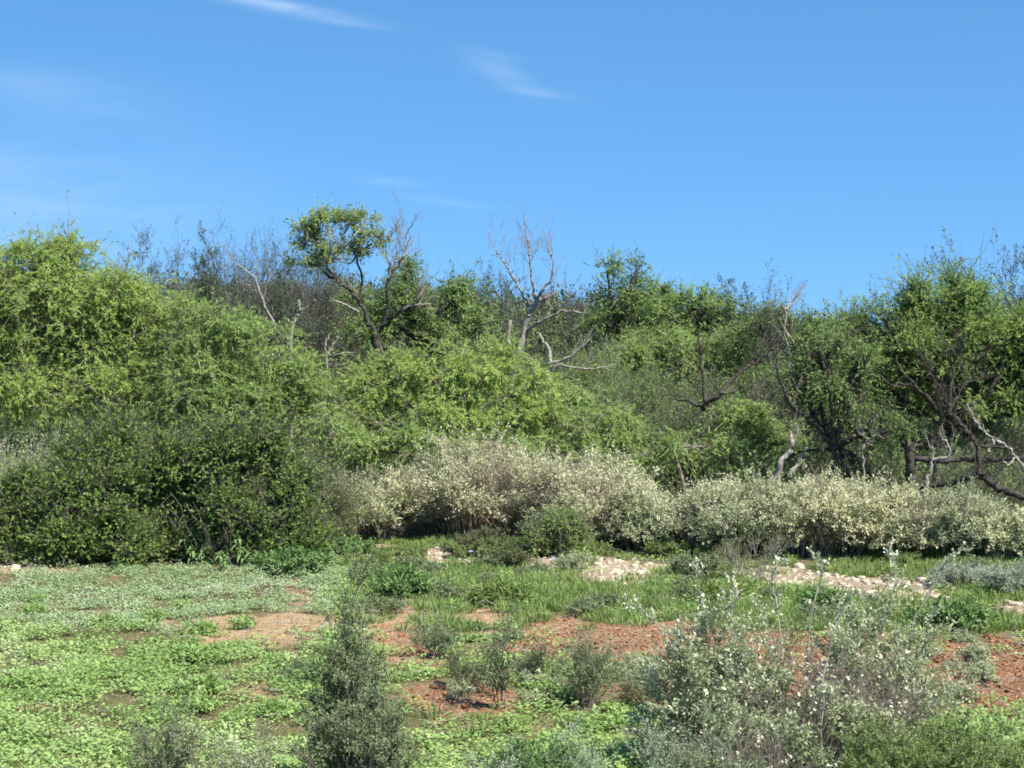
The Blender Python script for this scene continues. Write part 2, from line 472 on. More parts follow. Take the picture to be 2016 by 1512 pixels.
def build_cover():
    # creeping leafy plants
    for which in (0, 1):
        lv = Leaves()
        x, y = scatter(15500, 16.6, 37.6)
        px, py = topx(x, y)
        b, _ = patchval(x, y, BARE); rk, _ = patchval(x, y, ROCK)
        blue = sstep(1270, 1225, py+(fbm(x, y, .8, 44)-.5)*90)*sstep(760, 600, px)
        q = rng.uniform(0, 1, len(x))
        grassy = sstep(680, 760, px)*sstep(1290, 1245, py)
        dens = np.where((py > 1118) | (px > 640), 1, 0)*(1-.75*grassy)*np.where((px > 760) & (py < 1420), .55, 1.)
        dens = dens*np.clip(2.6*fbm(x, y, 1.1, 61, 4)-.48, .1, 1.2)
        ok = (b < rng.normal(size=len(x))*.22-.05) & (rk < rng.normal(size=len(x))*.2) & (rng.uniform(0, 1, len(x)) < dens)
        ok &= (q < blue) if which else (q >= blue)
        x, y = x[ok], y[ok]; n = len(x)
        per = 74; ti = np.repeat(np.arange(n), per)
        Rr = rng.uniform(.11, .25, n); a = rng.uniform(0, 2*math.pi, len(ti)); rr = np.sqrt(rng.uniform(0, 1, len(ti)))
        lx = x[ti]+np.cos(a)*rr*Rr[ti]; ly = y[ti]+np.sin(a)*rr*Rr[ti]
        hh = rng.uniform(.03, .13, n)*(.6+1.4*fbm(x, y, .8, 91)**2*2)
        z = gz(lx, ly)+.012+hh[ti]*np.sqrt(1-.85*rr**2)*rng.uniform(.35, 1.1, len(ti))
        p = np.stack([lx, ly, z], 1)
        outw = np.stack([np.cos(a)*rr, np.sin(a)*rr, np.zeros(len(a))], 1)
        d = nrm(outw*.6+rv(len(ti))*.8*[1, 1, .35]+UP*.1)
        nn = nrm(UP*1.0+outw*.4+rv(len(ti))*.5)
        vb = (fbm(x, y, .7, 77)-.5)*1.5+.3+rng.uniform(0, .6, n)
        s = rng.uniform(.6, 1.35, len(ti))*np.where(which, .8, 1)
        lv.add(p, d, nn, .044*s, .034*s, vb[ti]*.7+rng.uniform(0, .3, len(ti)))
        o = lv.build('creeping_plants', M['cover2' if which else 'cover'])
        tag(o, 'dusty blue-green creeping leaves in front of the dark bushes' if which else 'bright lime creeping leaves covering the near ground', 'ground cover', None, 'stuff')
    # grass
    lv = Leaves()
    def tufts(n, y0, y1, fn, h, per, bias=.0):
        x, y = scatter(n, y0, y1)
        px, py = topx(x, y)
        b, _ = patchval(x, y, BARE); rk, _ = patchval(x, y, ROCK)
        ok = (rng.uniform(0, 1, len(x)) < fn(px, py, x, y)) & (b < rng.normal(size=len(x))*.15) & (rk < rng.normal(size=len(x))*.22-.05)
        x, y = x[ok], y[ok]; n = len(x); ti = np.repeat(np.arange(n), per)
        a = rng.uniform(0, 2*math.pi, len(ti)); rr = np.sqrt(rng.uniform(0, 1, len(ti)))*.09
        lx = x[ti]+np.cos(a)*rr; ly = y[ti]+np.sin(a)*rr
        p = np.stack([lx, ly, gz(lx, ly)-.01], 1)
        outw = np.stack([np.cos(a), np.sin(a), np.zeros(len(a))], 1)
        d = nrm(UP+outw*rng.uniform(.05, 1.1, len(ti))[:, None]+rv(len(ti))*.25)
        hh = h*rng.uniform(.5, 1.25, n)[ti]*rng.uniform(.6, 1.1, len(ti))
        nn = nrm(outw+UP*.8+rv(len(ti))*.4)
        vb = .25+fbm(x, y, .7, 17)*.7*np.ones(n)
        lv.add(p, d, nn, hh, .017*rng.uniform(.7, 1.4, len(ti)), vb[ti]*.7+rng.uniform(0, .25, len(ti)))
    tufts(9000, 27.5, 36.5, lambda px, py, x, y: sstep(650, 740, px)*sstep(1262, 1235, py)*(.3+fbm(x, y, .8, 3))*.95, .20, 30)
    tufts(4200, 37.6, 45, lambda px, py, x, y: sstep(640, 690, px)*(.35+fbm(x, y, 1, 8)), .16, 30)
    tufts(3500, 17, 28, lambda px, py, x, y: .18*sstep(.4, .7, fbm(x, y, .6, 15)), .15, 26)
    tufts(1500, 34.5, 38.5, lambda px, py, x, y: sstep(600, 700, px)*.5, .14, 26)
    o = lv.build('grass', M['grass']); tag(o, 'green grass growing in a band before the pale shrubs', 'grass', None, 'stuff')
    # dry litter: straw and twigs on bare soil
    tb = Tubes()
    x, y = scatter(9000, 17, 40)
    b, _ = patchval(x, y, BARE); rk, _ = patchval(x, y, ROCK); ok = (np.maximum(b, rk) > -.35) | (rng.uniform(0, 1, len(x)) < .45); x, y = x[ok], y[ok]; n = len(x)
    d = nrm(rv(n)*[1, 1, .25]+UP*.08)
    tb.add(curves(np.stack([x, y, gz(x, y)+clods(x, y)+.02], 1), d, rng.uniform(.06, .3, n)*np.where(rng.uniform(0, 1, n) > .85, 1.7, 1), 4, None, .08)+UP*rng.uniform(0, .12, n)[:, None, None]*(rng.uniform(0, 1, n) > .5)[:, None, None], taper(.005, 4, n, .5), 3)
    o = tb.build('twig_litter', M['paletwig']); tag(o, 'dry straw and fallen twigs lying on bare soil', 'litter', None, 'stuff')

def _block():
    """a cube sphere of 24 faces"""
    V = {}; Q = []
    g = (-1, 0, 1)
    for ax in range(3):
        for sg in (-1, 1):
            for i in range(2):
                for j in range(2):
                    f = []
                    for a, b in ((i, j), (i+1, j), (i+1, j+1), (i, j+1)):
                        c = [0, 0, 0]; c[ax] = sg; c[(ax+1) % 3] = g[a]; c[(ax+2) % 3] = g[b]; c = tuple(c)
                        f.append(V.setdefault(c, len(V)))
                    Q.append(f if sg > 0 else f[::-1])
    P_ = np.array([v for v in V], float); return nrm(P_)*.6+P_*.42, np.array(Q)
BV, BQ = _block()

def rockmesh(size, mat, name, pos, label, cat, group=None, kind=None):
    """one mesh of small angular stones"""
    size = np.asarray(size, float); pos = np.asarray(pos, float); n = len(size)
    sc3 = size[:, None]*np.stack([rng.uniform(.7, 1.2, n), rng.uniform(.6, 1, n), rng.uniform(.4, .75, n)], 1)
    V = BV[None]*sc3[:, None]*(1+rng.normal(size=(n, len(BV), 1))*.16)+rng.normal(size=(n, len(BV), 3))*size[:, None, None]*.07
    a = rng.uniform(0, 6.28, n); ca, sa = np.cos(a)[:, None], np.sin(a)[:, None]
    V = np.stack([V[:, :, 0]*ca-V[:, :, 1]*sa, V[:, :, 0]*sa+V[:, :, 1]*ca, V[:, :, 2]], 2)+pos[:, None]+UP*sc3[:, None, 2:3]*.3
    Q = (BQ[None]+(np.arange(n)*len(BV))[:, None, None]).reshape(-1, 4)
    o = link(name, quadmesh(name, V.reshape(-1, 3), Q), mat); tag(o, label, cat, group, kind); return o

def build_stones():
    x, y = scatter(30000, 27, 39)
    rk, _ = patchval(x, y, ROCK); ok = (rk > -.6) & (rng.uniform(0, 1, len(x)) < np.clip(.5+rk*.9, .05, .6)); x, y = x[ok][:1800], y[ok][:1800]
    rockmesh(rng.uniform(.01, .05, len(x))*np.where(rng.uniform(0, 1, len(x)) > .93, 1.8, 1), M['stone'], 'rubble', np.stack([x, y, gz(x, y)-.012], 1), 'pale limestone rubble strewn in a band before the shrubs', 'rubble', None, 'stuff')
    x, y = scatter(60000, 17, 30)
    b, v = patchval(x, y, BARE); ok = (b > -.05) & (v > .5) & (rng.uniform(0, 1, len(x)) < .4); x, y = x[ok][:5200], y[ok][:5200]
    rockmesh(rng.uniform(.008, .036, len(x))*np.where(rng.uniform(0, 1, len(x)) > .97, 2., 1), M['redstone'], 'soil_clods', np.stack([x, y, gz(x, y)+clods(x, y)], 1), 'red-brown soil clods on the ploughed bare patches', 'soil clods', None, 'stuff')
    protos = []
    for k in range(4):
        o = rockmesh([.12], M['stone'], 'limestone_rock', [(0, 0, 0)], 'pale limestone rock lying in the rubble band', 'rock', 'pale rocks in the rubble band'); protos.append(o)
    x, y = scatter(6000, 27, 39)
    rk, _ = patchval(x, y, ROCK); ok = rk > .0; x, y = x[ok][:64], y[ok][:64]
    for i in range(len(x)):
        o = protos[i] if i < 4 else protos[i % 4].copy()
        if i >= 4: C.objects.link(o)
        s = rng.uniform(.3, .85); o.location = (x[i], y[i], float(gz(x[i], y[i]))); o.rotation_euler = (0, 0, rng.uniform(0, 6.28)); o.scale = (s, s, s)

build_ground(); build_cover(); build_stones()

# ------------------------------------------------------------------ far brush (one mass behind the trees)
def far_brush():
    lv = Leaves(); tb = Tubes(); lw = Leaves()
    n = 330
    y = rng.uniform(70, 112, n); x = rng.uniform(-.31, .31, n)*y
    base = np.stack([x, y, gz(x, y)], 1)
    # top of each bush follows the skyline of the photograph's rise, about 3-4 m tall
    px = 1008+x*F/y
    sky = np.interp(px, [-100, 230, 420, 700, 900, 1150, 1400, 1600, 1800, 2100], [600, 545, 540, 545, 560, 575, 610, 625, 610, 600])
    hh = np.minimum(H-(sky+rng.uniform(0, 34, n)-YH)/F*y-base[:, 2], 4.6)
    Rr = rng.uniform(1.0, 1.9, n)
    for i in range(n):
        m = 14; u = rv(m); u[:, 2] = np.abs(u[:, 2])
        cc = base[i]+np.stack([u[:, 0]*Rr[i], u[:, 1]*Rr[i], hh[i]*(.25+.70*u[:, 2])], 1)
        st = np.repeat(base[i][None], m, 0)+rng.normal(size=(m, 3))*[.3, .3, 0]
        dv = cc-st; c = curves(st, dv, np.linalg.norm(dv, axis=1)*1.05, 6, None, .04)
        tb.add(c, taper(.035, 6, m, .3), 3)
        p, d, ti = children(c, 7, .5, 1., .9, .5)
        s = curves(p, d, rng.uniform(.3, .8, len(p)), 4, None, .07); tb.add(s, taper(.012, 4, len(p), .4), 3)
        leaves_on(lv if rng.uniform() > .45 else lw, s, 13, .0, 1.15, np.array([.19]), np.array([.10]), .5, base[i], 0, rng.uniform(0, 1, len(p)), .12)
    o = tb.build('far_brush_stems', M['darktwig']); tag(o, 'grey tangled stems of the brush on the far rise', 'brush', None, 'stuff')
    for q, mt, lb in ((lv, 'olive', 'olive-grey brush covering the far rise behind the trees'), (lw, 'bluish', 'dull grey-green brush mixed over the far rise')):
        o = q.build('far_brush', M[mt]); tag(o, lb, 'brush', None, 'stuff')
far_brush()

def undergrowth():
    # low dim scrub under and between the trees
    lv = Leaves(); tb = Tubes(); n = 520
    y = rng.uniform(40.5, 70, n); x = rng.uniform(-.31, .31, n)*y
    k = ~((y < 44.5) & (x > -2.6))
    x, y = x[k], y[k]; n = len(x)
    base = np.stack([x, y, gz(x, y)-.03], 1); hh = rng.uniform(1.0, 2.3, n)*np.clip((y-36)/10, .5, 1.25)
    m = 12; ti = np.repeat(np.arange(n), m); d = nrm(rv(n*m)*[.8, .8, 0]+UP*rng.uniform(.5, 1.3, n*m)[:, None])
    c = curves(base[ti]+rng.normal(size=(n*m, 3))*[.4, .4, 0], d, hh[ti], 6, None, .05)
    tb.add(c, taper(.018, 6, n*m, .3), 3)
    p, d, t2 = children(c, 6, .15, 1., .9, .3); s = curves(p, d, rng.uniform(.2, .6, len(p)), 4, None, .07); tb.add(s, taper(.008, 4, len(p), .4), 3)
    leaves_on(lv, s, 6, .0, 1.1, np.array([.12]), np.array([.055]), .45, None, 0, rng.uniform(0, 1, len(p)), .08)
    o = tb.build('undergrowth_stems', M['darktwig']); tag(o, 'dim tangled stems under and between the trees', 'undergrowth', None, 'stuff')
    o = lv.build('undergrowth', M['deep']); tag(o, 'dim green scrub filling the gaps under the trees', 'undergrowth', None, 'stuff')
undergrowth()

# ------------------------------------------------------------------ trees
GT = 'feathery green trees behind the shrubs'
tree('mesquite_tree', 'tallest feathery green tree filling the left edge, wispy top against sky', 'tree', 90, 47,
     [(100,655,140,135), (-40,640,120,150), (225,640,105,105), (65,555,95,72), (150,535,62,62), (0,520,60,50), (300,645,62,65), (30,780,110,80,-.6), (170,790,120,80,-.5), (300,765,100,85,-.3)],
     'lime', 'greybark', (90,800), .14, GT, wisp=.9, gap=.24, cl=.46, leaf=(.10,.023), per=190, droop=.35)
tree('mesquite_tree', 'rounded yellow-green tree sloping down right beside the tallest left tree', 'tree', 480, 46,
     [(430,680,90,75), (520,730,95,80), (400,780,100,90,-.4), (590,770,80,75), (500,830,110,70,-.7), (620,810,60,60), (370,640,55,50,.4)],
     'green', 'greybark', (480,830), .11, GT, gap=.28, cl=.44, leaf=(.11,.024), per=165, droop=.25)
tree('mesquite_tree', 'bright lime feathery tree in the centre below the forked black trunk', 'tree', 900, 46,
     [(890,745,85,78), (960,735,80,72), (800,765,80,68), (740,790,65,62), (1035,770,65,60), (880,830,110,60,-.5), (1020,835,80,55,-.5), (740,850,80,48,-.6)],
     'lime', 'greybark', (900,850), .11, GT, wisp=.9, gap=.26, cl=.42, leaf=(.11,.024), per=165, droop=.4)
tree('mesquite_tree', 'small round green tree right of the bright lime centre tree', 'tree', 1125, 47,
     [(1125,785,38,32), (1110,830,50,38)], 'green', 'greybark', (1125,840), .05, GT, cl=.36, per=130)
tree('mesquite_tree', 'low spreading green tree above the highest whitebrush crowns', 'tree', 1175, 45,
     [(1170,850,78,48), (1230,870,60,44), (1110,880,60,40), (1190,905,90,40)], 'green', 'greybark', (1180,890), .06, GT, cl=.38, per=130, gap=.3)
tree('green_tree', 'mid-green tree standing behind and right of the forked black trunk', 'tree', 860, 60,
     [(800,590,58,52), (870,610,62,52), (930,640,48,45), (830,670,85,50), (790,540,34,26), (900,575,30,24), (720,650,55,60), (700,590,42,36)],
     'deep', 'blackbark', (860,700), .13, 'darker trees in the back row', cl=.44, leaf=(.1,.032), per=110, droop=.2, gap=.26)
tree('green_tree', 'dark skyline tree with two leafy whips sticking up right of centre', 'tree', 1240, 64,
     [(1245,600,72,50), (1300,620,50,45), (1200,640,50,50), (1270,665,85,45), (1195,535,22,22), (1256,528,14,16), (1215,560,20,18)],
     'deep', 'blackbark', (1225,680), .13, 'darker trees in the back row', cl=.44, leaf=(.11,.035), per=110, droop=.2, gap=.3)
tree('green_tree', 'round mid-green skyline tree between the whip-topped tree and grey snag', 'tree', 1390, 60,
     [(1385,620,66,50), (1340,665,66,58), (1430,665,60,52), (1380,715,85,48), (1310,610,30,30)], 'green', 'blackbark', (1390,720), .12, 'darker trees in the back row', cl=.44, leaf=(.1,.032), per=115, droop=.3, gap=.33)
tree('green_tree', 'green tree right of the grey snag with a notch of sky above', 'tree', 1620, 56,
     [(1500,640,52,42), (1590,650,66,48), (1650,690,75,60), (1580,735,80,60), (1490,720,60,58), (1640,620,30,22)], 'deep', 'blackbark', (1620,780), .12, 'darker trees in the back row', cl=.42, leaf=(.09,.028), per=120, droop=.35, gap=.35)
tree('mesquite_tree', 'large full green tree rising at the right edge above black limbs', 'tree', 1880, 48,
     [(1850,650,95,76), (1950,652,80,76), (1780,690,78,66), (2050,680,90,110), (1870,735,110,62), (1780,610,42,40), (1900,580,60,42), (1960,790,85,52), (2040,810,80,60), (1690,745,60,55), (1800,590,40,32), (1700,650,70,55), (1760,800,80,50), (1870,800,80,45), (2010,740,70,60), (1900,680,90,70)],
     'green', 'blackbark', (1875,850), .11, GT, extra=lambda tb, lv, D, t, b: [limb(tb, q, D, r0, r1, .03) for q, r0, r1 in (([(1875,850),(1840,800,-.7),(1800,760,-.9),(1770,720,-.9),(1765,670,-.6)], 6, 1.8), ([(1875,850),(1930,800,-.7),(1965,740,-.9),(1980,690,-.9)], 6, 1.8), ([(1875,850),(1880,780,-.9),(1870,720,-1.),(1885,650,-.8)], 5, 1.5), ([(1800,760,-.9),(1750,755,-1.),(1715,730,-1.)], 3.5, 1.3), ([(1930,800,-.7),(1990,790,-.9),(2040,760,-1.)], 4, 1.5), ([(1840,800,-.7),(1850,740,-1.),(1830,700,-1.)], 3, 1.2))], cl=.40, leaf=(.10,.024), per=130, droop=.15, gap=.32, wisp=1.)
tree('mesquite_tree', 'dark leaning tree on a long black diagonal trunk, right of centre', 'tree', 1745, 44,
     [(1600,720,45,45), (1680,700,50,45), (1650,780,62,45), (1600,780,38,36), (1715,760,52,50), (1740,850,60,40), (1690,840,50,32), (1610,680,50,36), (1560,740,42,40), (1750,800,60,44)],
     'deep', 'blackbark', (1640,885), .10, GT, cl=.36, leaf=(.07,.026), per=95, droop=.4, gap=.36,
     extra=lambda tb, lv, D, t, b: [limb(tb, q, D, r0, r1, .015) for q, r0, r1 in (
        ([(1745,955),(1710,925,.1),(1660,890,.1),(1638,872,0)], 11, 9), ([(1638,872),(1600,830,-.2),(1560,798,-.3),(1535,745,-.3),(1528,700,-.2)], 6.5, 2.2),
        ([(1600,830,-.2),(1616,770,.1),(1622,720,.2),(1650,680,.3)], 5, 1.6), ([(1560,798,-.3),(1580,740,-.1),(1640,690,0)], 5, 2),
        ([(1660,890,.1),(1600,885,.3),(1540,905,.5)], 4, 2), ([(1638,872),(1680,800,.3),(1700,740,.4)], 5, 2))])
tree('mesquite_tree', 'low bright green sapling tree under the grey branching brush, right half', 'tree', 1330, 45,
     [(1310,850,62,52), (1370,880,60,45), (1290,905,60,35), (1250,830,32,28)], 'green', 'greybark', (1330,900), .05, GT, cl=.36, per=115, gap=.36)
tree('mesquite_tree', 'low yellowish green tree left of the diagonal black trunk', 'tree', 1480, 46,
     [(1450,830,48,42), (1500,860,52,45), (1440,885,55,40), (1540,880,40,35), (1400,900,40,30)], 'green', 'greybark', (1480,900), .05, GT, cl=.36, per=115, gap=.28)
tree('mesquite_tree', 'low dull green tree under the bright centre tree, left part', 'tree', 690, 44,
     [(640,850,60,45), (720,885,70,38), (800,880,60,34), (860,890,70,30), (960,890,80,32)], 'green', 'greybark', (700,900), .05, GT, cl=.36, per=115, gap=.36)
tree('green_tree', 'shaded green tree filling the hollow at the lower right edge', 'tree', 1900, 50,
     [(1760,880,70,55), (1840,860,70,55), (1930,850,70,50), (2010,880,60,55)], 'deep', 'blackbark', (1890,900), .08, GT, cl=.42, leaf=(.085,.028), per=90, gap=.34)

tree('green_tree', 'mid-green tree between whip-topped tree and the grey brush, half hidden', 'tree', 1300, 57,
     [(1290,700,70,50), (1340,720,60,50), (1230,720,55,45), (1420,730,60,50), (1460,690,50,45)], 'green', 'greybark', (1310,760), .09, 'darker trees in the back row', cl=.42, leaf=(.10,.026), per=110, droop=.3, gap=.25)
tree('green_tree', 'dim green tree deep behind the diagonal black trunk', 'tree', 1560, 51,
     [(1560,790,70,55), (1500,780,50,50), (1620,830,70,50), (1560,860,60,45), (1700,850,60,50)], 'deep', 'blackbark', (1570,860), .07, 'darker trees in the back row', cl=.42, leaf=(.10,.026), per=110, droop=.3, gap=.25)

# grey twiggy trees and brush
GB = 'leafless grey brush between the green trees'
for lab, cat, bx, D, w, h, lm, per, nst in (
    ('dark spiky brush along the skyline between left tree and leafy top', 'brush', 470, 62, 300, 0, 'bluish', 4, 150),
    ('dark brush on the skyline behind the forked black trunk', 'brush', 620, 63, 200, 0, 'bluish', 4, 90),
    ('dense dark leafless brush left of the pale leaning dead stem', 'brush', 400, 57, 210, 262, 'olive', 5, 120),
    ('tallest tangle of dark leafless brush under the leafy tree top', 'brush', 550, 56, 240, 275, 'olive', 4, 150),
    ('dark leafless brush pressed against the forked black trunk', 'brush', 655, 52, 150, 240, 'olive', 1, 110),
    ('low brown leafless brush at the shoulder of the left tree', 'brush', 310, 58, 170, 245, 'olive', 3, 100),
    ('grey-green twiggy brush behind the white forked snag', 'brush', 1000, 60, 200, 235, 'bluish', 7, 80),
    ('grey-olive thicket right of the white forked snag', 'brush', 1140, 56, 230, 265, 'deep', 8, 120),
    ('purple-grey twig thicket below the whip-topped skyline tree', 'brush', 1250, 53, 220, 240, 'deep', 7, 110),
    ('grey twig brush around the short black crooked trunk', 'brush', 1400, 50, 220, 250, 'deep', 4, 100),
    ('brown-grey bare brush left of the diagonal black trunk', 'brush', 1520, 49, 160, 270, 'olive', 2, 80),
    ('dim grey brush beneath the large tree at the right edge', 'brush', 1850, 52, 330, 170, 'bluish', 2, 90),
    ('tangle of thin black twigs behind the sprawling fallen limbs', 'brush', 1890, 44, 330, 175, 'deep', 1, 60),
    ('tangle of thin dark twigs around the foot of the diagonal trunk', 'brush', 1650, 45, 260, 190, 'deep', 2, 50),
    ('grey leafless undergrowth between trunk foot and whitebrush', 'brush', 1640, 47, 220, 130, 'olive', 2, 70)):
    if h == 0: h = (H-(498-YH)/F*D-ground_at(bx, D)[2])*F/D
    deadbrush('twiggy_brush', lab, cat, bx, D, w, h, 'brushtwig' if bx < 900 or bx > 1450 else 'darktwig', nst, (8, 7), lm, per, (.06, .026), GB)

# skyline whips: upright thin shrubs with small leaf tufts
GS = 'thin upright shrubs on the skyline'
for lab, bx, D, w, top, lm, per in (
    ('tallest thin leafy shrub on the skyline right of the left tree', 285, 58, 70, 432, 'bluish', 16),
    ('bare thin whip shrub on the skyline, second from left', 345, 60, 50, 455, 'bluish', 3),
    ('low skyline shrub at the shoulder of the left tree', 250, 58, 60, 500, 'bluish', 16),
    ('small dark tufted skyline shrub between two bare whips', 405, 60, 60, 470, 'bluish', 20),
    ('wide fine-twigged skyline shrub left of the tall leafy top', 500, 60, 110, 468, 'bluish', 4),
    ('dark tufted skyline shrub close left of the tall leafy top', 560, 60, 70, 478, 'bluish', 14),
    ('thin tufted skyline shrub at foot of the dead snag branches', 970, 62, 90, 505, 'bluish', 10),
    ('bare wisp above the skyline right of the dead snag', 1130, 64, 60, 545, 'bluish', 1),
    ('small two-tufted skyline shrub above the sky notch, right half', 1450, 60, 50, 552, 'bluish', 18),
    ('purple-grey bare skyline shrub above the grey snag, right half', 1530, 55, 110, 540, 'bluish', 3),
    ('leafy whip shrub right of the notch of sky', 1680, 57, 90, 552, 'deep', 18),
    ('grey tufted skyline shrub at the left shoulder of the big right tree', 1765, 54, 80, 530, 'bluish', 14),
    ('dense grey tufted skyline shrub above the big right tree', 1850, 53, 100, 510, 'bluish', 14),
    ('tall spiky skyline shrub, second from the right edge', 1925, 53, 80, 488, 'bluish', 12),
    ('spiky skyline shrub touching the right edge', 1995, 53, 80, 478, 'bluish', 12)):
    b = ground_at(bx, D); zt = H-(top-YH)/F*D
    deadbrush('skyline_shrub', lab, 'shrub', bx, D, w, (zt-b[2])*1.06*F/D, 'brushtwig', 20 if per < 4 else 26, (13, 5), lm, per, (.06, .03), GS, basew=.7, lo=.5, rs=.016, upr=1.2, kink=.06, tw=.42)

# ---- the forked black tree with the high leafy crown
b = ground_at(745, 55)
t = thing('forked_tree', 'tall forked tree with black trunk and high leafy crown against sky', 'tree', b)
tb = Tubes(); lv = Leaves(); tw = Tubes(); dd = Tubes()
D = 55
gy = YH+(H-b[2])*F/D
limb(tb, [(750,gy+6),(752,760),(745,700),(738,655)], D, 10.5, 8)
L1 = limb(tb, [(738,655),(722,625,.1),(705,590,.2),(672,560,.2),(640,535,.3),(605,515,.3)], D, 5, 1.8, .03)
L1b = limb(tb, [(672,560,.2),(640,520,0),(635,490,-.2),(600,460,-.2)], D, 2.6, 1.2, .02)
L1c = limb(tb, [(705,590,.2),(712,545,.5),(700,505,.5),(690,480,.6),(700,440,.6)], D, 2.8, 1.2, .02)
L2 = limb(tb, [(738,655),(755,635,0),(765,600,-.1),(762,560,-.1),(775,535,-.2),(795,505,-.2)], D, 5, 1.8, .02)
L3 = limb(tb, [(752,645),(775,625,-.3),(795,608,-.4),(815,605,-.4),(828,585,-.5)], D, 4, 1.6, .02)
L3b = limb(dd, [(795,608,-.4),(820,600,-.5),(850,598,-.6)], D, 3, 1.5, .02)
de = Tubes(); L4 = limb(de, [(705,615,.1),(680,600,-.4),(655,590,-.6)], D, 3, 1.5, .02)
for c in (L2, L3): branchy(tw, c, 9, .9, .014, 5, 4, .7, .45)
branchy(tw, L1, 12, .6, .014, 4, 3, .5)
branchy(tw, L1b, 8, .6, .012, 4, 3, .5)
sp = limb(tw, [(765,540),(765,510),(760,475),(768,455)], D, 2, 1, .03); branchy(tw, sp, 8, .6, .01, 4, 3, .6)
sp = limb(tw, [(780,530),(795,500),(800,470),(805,450)], D, 2, 1, .03); branchy(tw, sp, 8, .7, .01, 4, 3, .6)
crown([(602,448,30,15), (645,433,34,10), (688,432,34,12), (722,432,18,13), (594,478,16,16), (618,470,22,12)], D, lv, tw, P(650,520,D), cl=.26, r_limb=.025, leaf=(.085,.036), per=62, droop=.15, shell=.3, dens=.9)
crown([(635,492,30,18), (695,490,46,24), (740,485,24,22), (596,525,30,16), (650,512,34,12), (722,462,30,14)], D, lv, tw, P(690,520,D), cl=.22, r_limb=.015, leaf=(.085,.04), per=36, droop=.2, shell=.3, dens=.42)
tb.build('trunk', M['blackbark'], t, b); tw.build('branches', M['greybark'], t, b); o = dd.build('dead_branch', M['dead'], t, b); o['label'] = 'pale dead branch on the right limb'; o = de.build('dead_branch', M['dead'], t, b); o['label'] = 'pale dead branch on the left limb'
lv.build('crown', M['green'], t, b)

# ---- the white forked snag
D = 53; b = ground_at(1020, D); gy = YH+(H-b[2])*F/D
t = thing('dead_tree', 'white bare dead tree with forked top standing against the sky', 'tree', b)
tb = Tubes(); tw = Tubes()
A = limb(tb, [(1000,gy+5),(1010,760),(1022,700),(1032,650),(1045,620),(1056,592)], D, 7, 4.8)
B1 = limb(tb, [(1056,592),(1075,588,-.2),(1095,575,-.3)], D, 5, 2)
B2 = limb(tb, [(1050,608),(1038,592,.2),(1025,575,.3),(1010,545,.3),(990,510,.3),(975,490,.4)], D, 3.2, 1.2)
B3 = limb(tb, [(1056,592),(1050,565,.0),(1045,530,.1),(1042,500,.1),(1038,470,.1)], D, 3, 1)
B4 = limb(tb, [(1056,592),(1068,568,-.4),(1085,550,-.5),(1088,515,-.5),(1080,490,-.5)], D, 3, 1.2)
B5 = limb(tb, [(1038,650),(1060,635,-.4),(1085,622,-.6),(1110,612,-.7),(1150,616,-.9)], D, 4, 1.5)
for c, n in ((B2, 9), (B3, 11), (B4, 8), (B1, 5), (B5, 6)):
    tw = Tubes(); branchy(tw, c, n, .8, .009, 5, 4, .55, .35); tw.build('branch', M['dead'], t, b)
tb.build('trunk', M['dead'], t, b)

def snag(name, label, D, bx, lims, twigs=(), bark='dead', group=None, k=5, L=.5):
    b = ground_at(bx, D)
    t = thing(name, label, 'tree', b, group)
    tb = Tubes(); tws = []; gy = YH+(H-b[2])*F/D
    for i, (q, r0, r1) in enumerate(lims):
        q = [(bx, gy+5)]+q if i == 0 else q
        c = limb(tb, q, D, r0, r1, .018)
        if i in twigs:
            tw = Tubes(); branchy(tw, c, k, L, .01, 4, 3, .4, .4); tws.append(tw)
    tb.build('trunk', M[bark], t, b)
    for tw in tws: tw.build('branch', M[bark], t, b)
GD = 'dead bleached trees'
snag('dead_tree', 'low bleached dead tree spreading crooked limbs right of the bright centre tree', 49, 1075,
     [([(1078,780),(1083,715),(1080,690,.1),(1066,665,.2),(1058,655,.3)], 5.6, 1.8), ([(1080,718),(1115,705,-.2),(1145,685,-.3),(1168,660,-.4)], 3.5, 1.2),
      ([(1080,718),(1120,722,-.3),(1160,726,-.4),(1215,718,-.5)], 2.8, 0.96), ([(1062,722),(1040,705,.2),(1010,700,.3)], 2.1, 0.72)], (1, 2), 'dead', GD)
snag('dead_tree', 'long thin pale dead stem leaning left behind the left tree slope', 52, 590,
     [([(575,700),(553,662),(530,620),(512,580,.1),(503,550,.1),(480,530,.2),(465,518,.2)], 3.5, 1.2)], (0,), 'dead', GD, 8, .7)
snag('dead_tree', 'pale broken dead stem with short y-fork beside the dark brush', 50, 575,
     [([(572,680),(580,632),(590,615),(606,604,-.1),(622,590,-.2)], 3.85, 1.5), ([(588,616),(590,605),(589,590,.1)], 2.8, 1.5)], (), 'dead', GD)
snag('dead_tree', 'crooked pale dead stem left of the forked black trunk', 48.5, 640,
     [([(642,720),(645,700),(656,680),(663,660),(672,652)], 3.15, 1.2), ([(645,700),(640,680,.1),(650,655,.2)], 2.1, 0.9), ([(648,712),(670,698,-.2),(697,694,-.3)], 2.8, 1.2)], (), 'dead', GD)
snag('dead_tree', 'pale upright broken dead stem left of the white snag', 55, 1003,
     [([(1003,720),(1001,670),(1004,630)], 4.5, 4)], (), 'dead', GD)
snag('dead_tree', 'grey dead trunk with short stub on the skyline, right half', 52, 1545,
     [([(1550,760),(1556,700),(1545,650),(1548,620),(1540,600)], 3.4, 1.8), ([(1545,650),(1565,680,-.1)], 3, 2), ([(1548,610),(1560,590,.2)], 3, 1.5)], (0, 2), 'greybark', None, 9, .6)
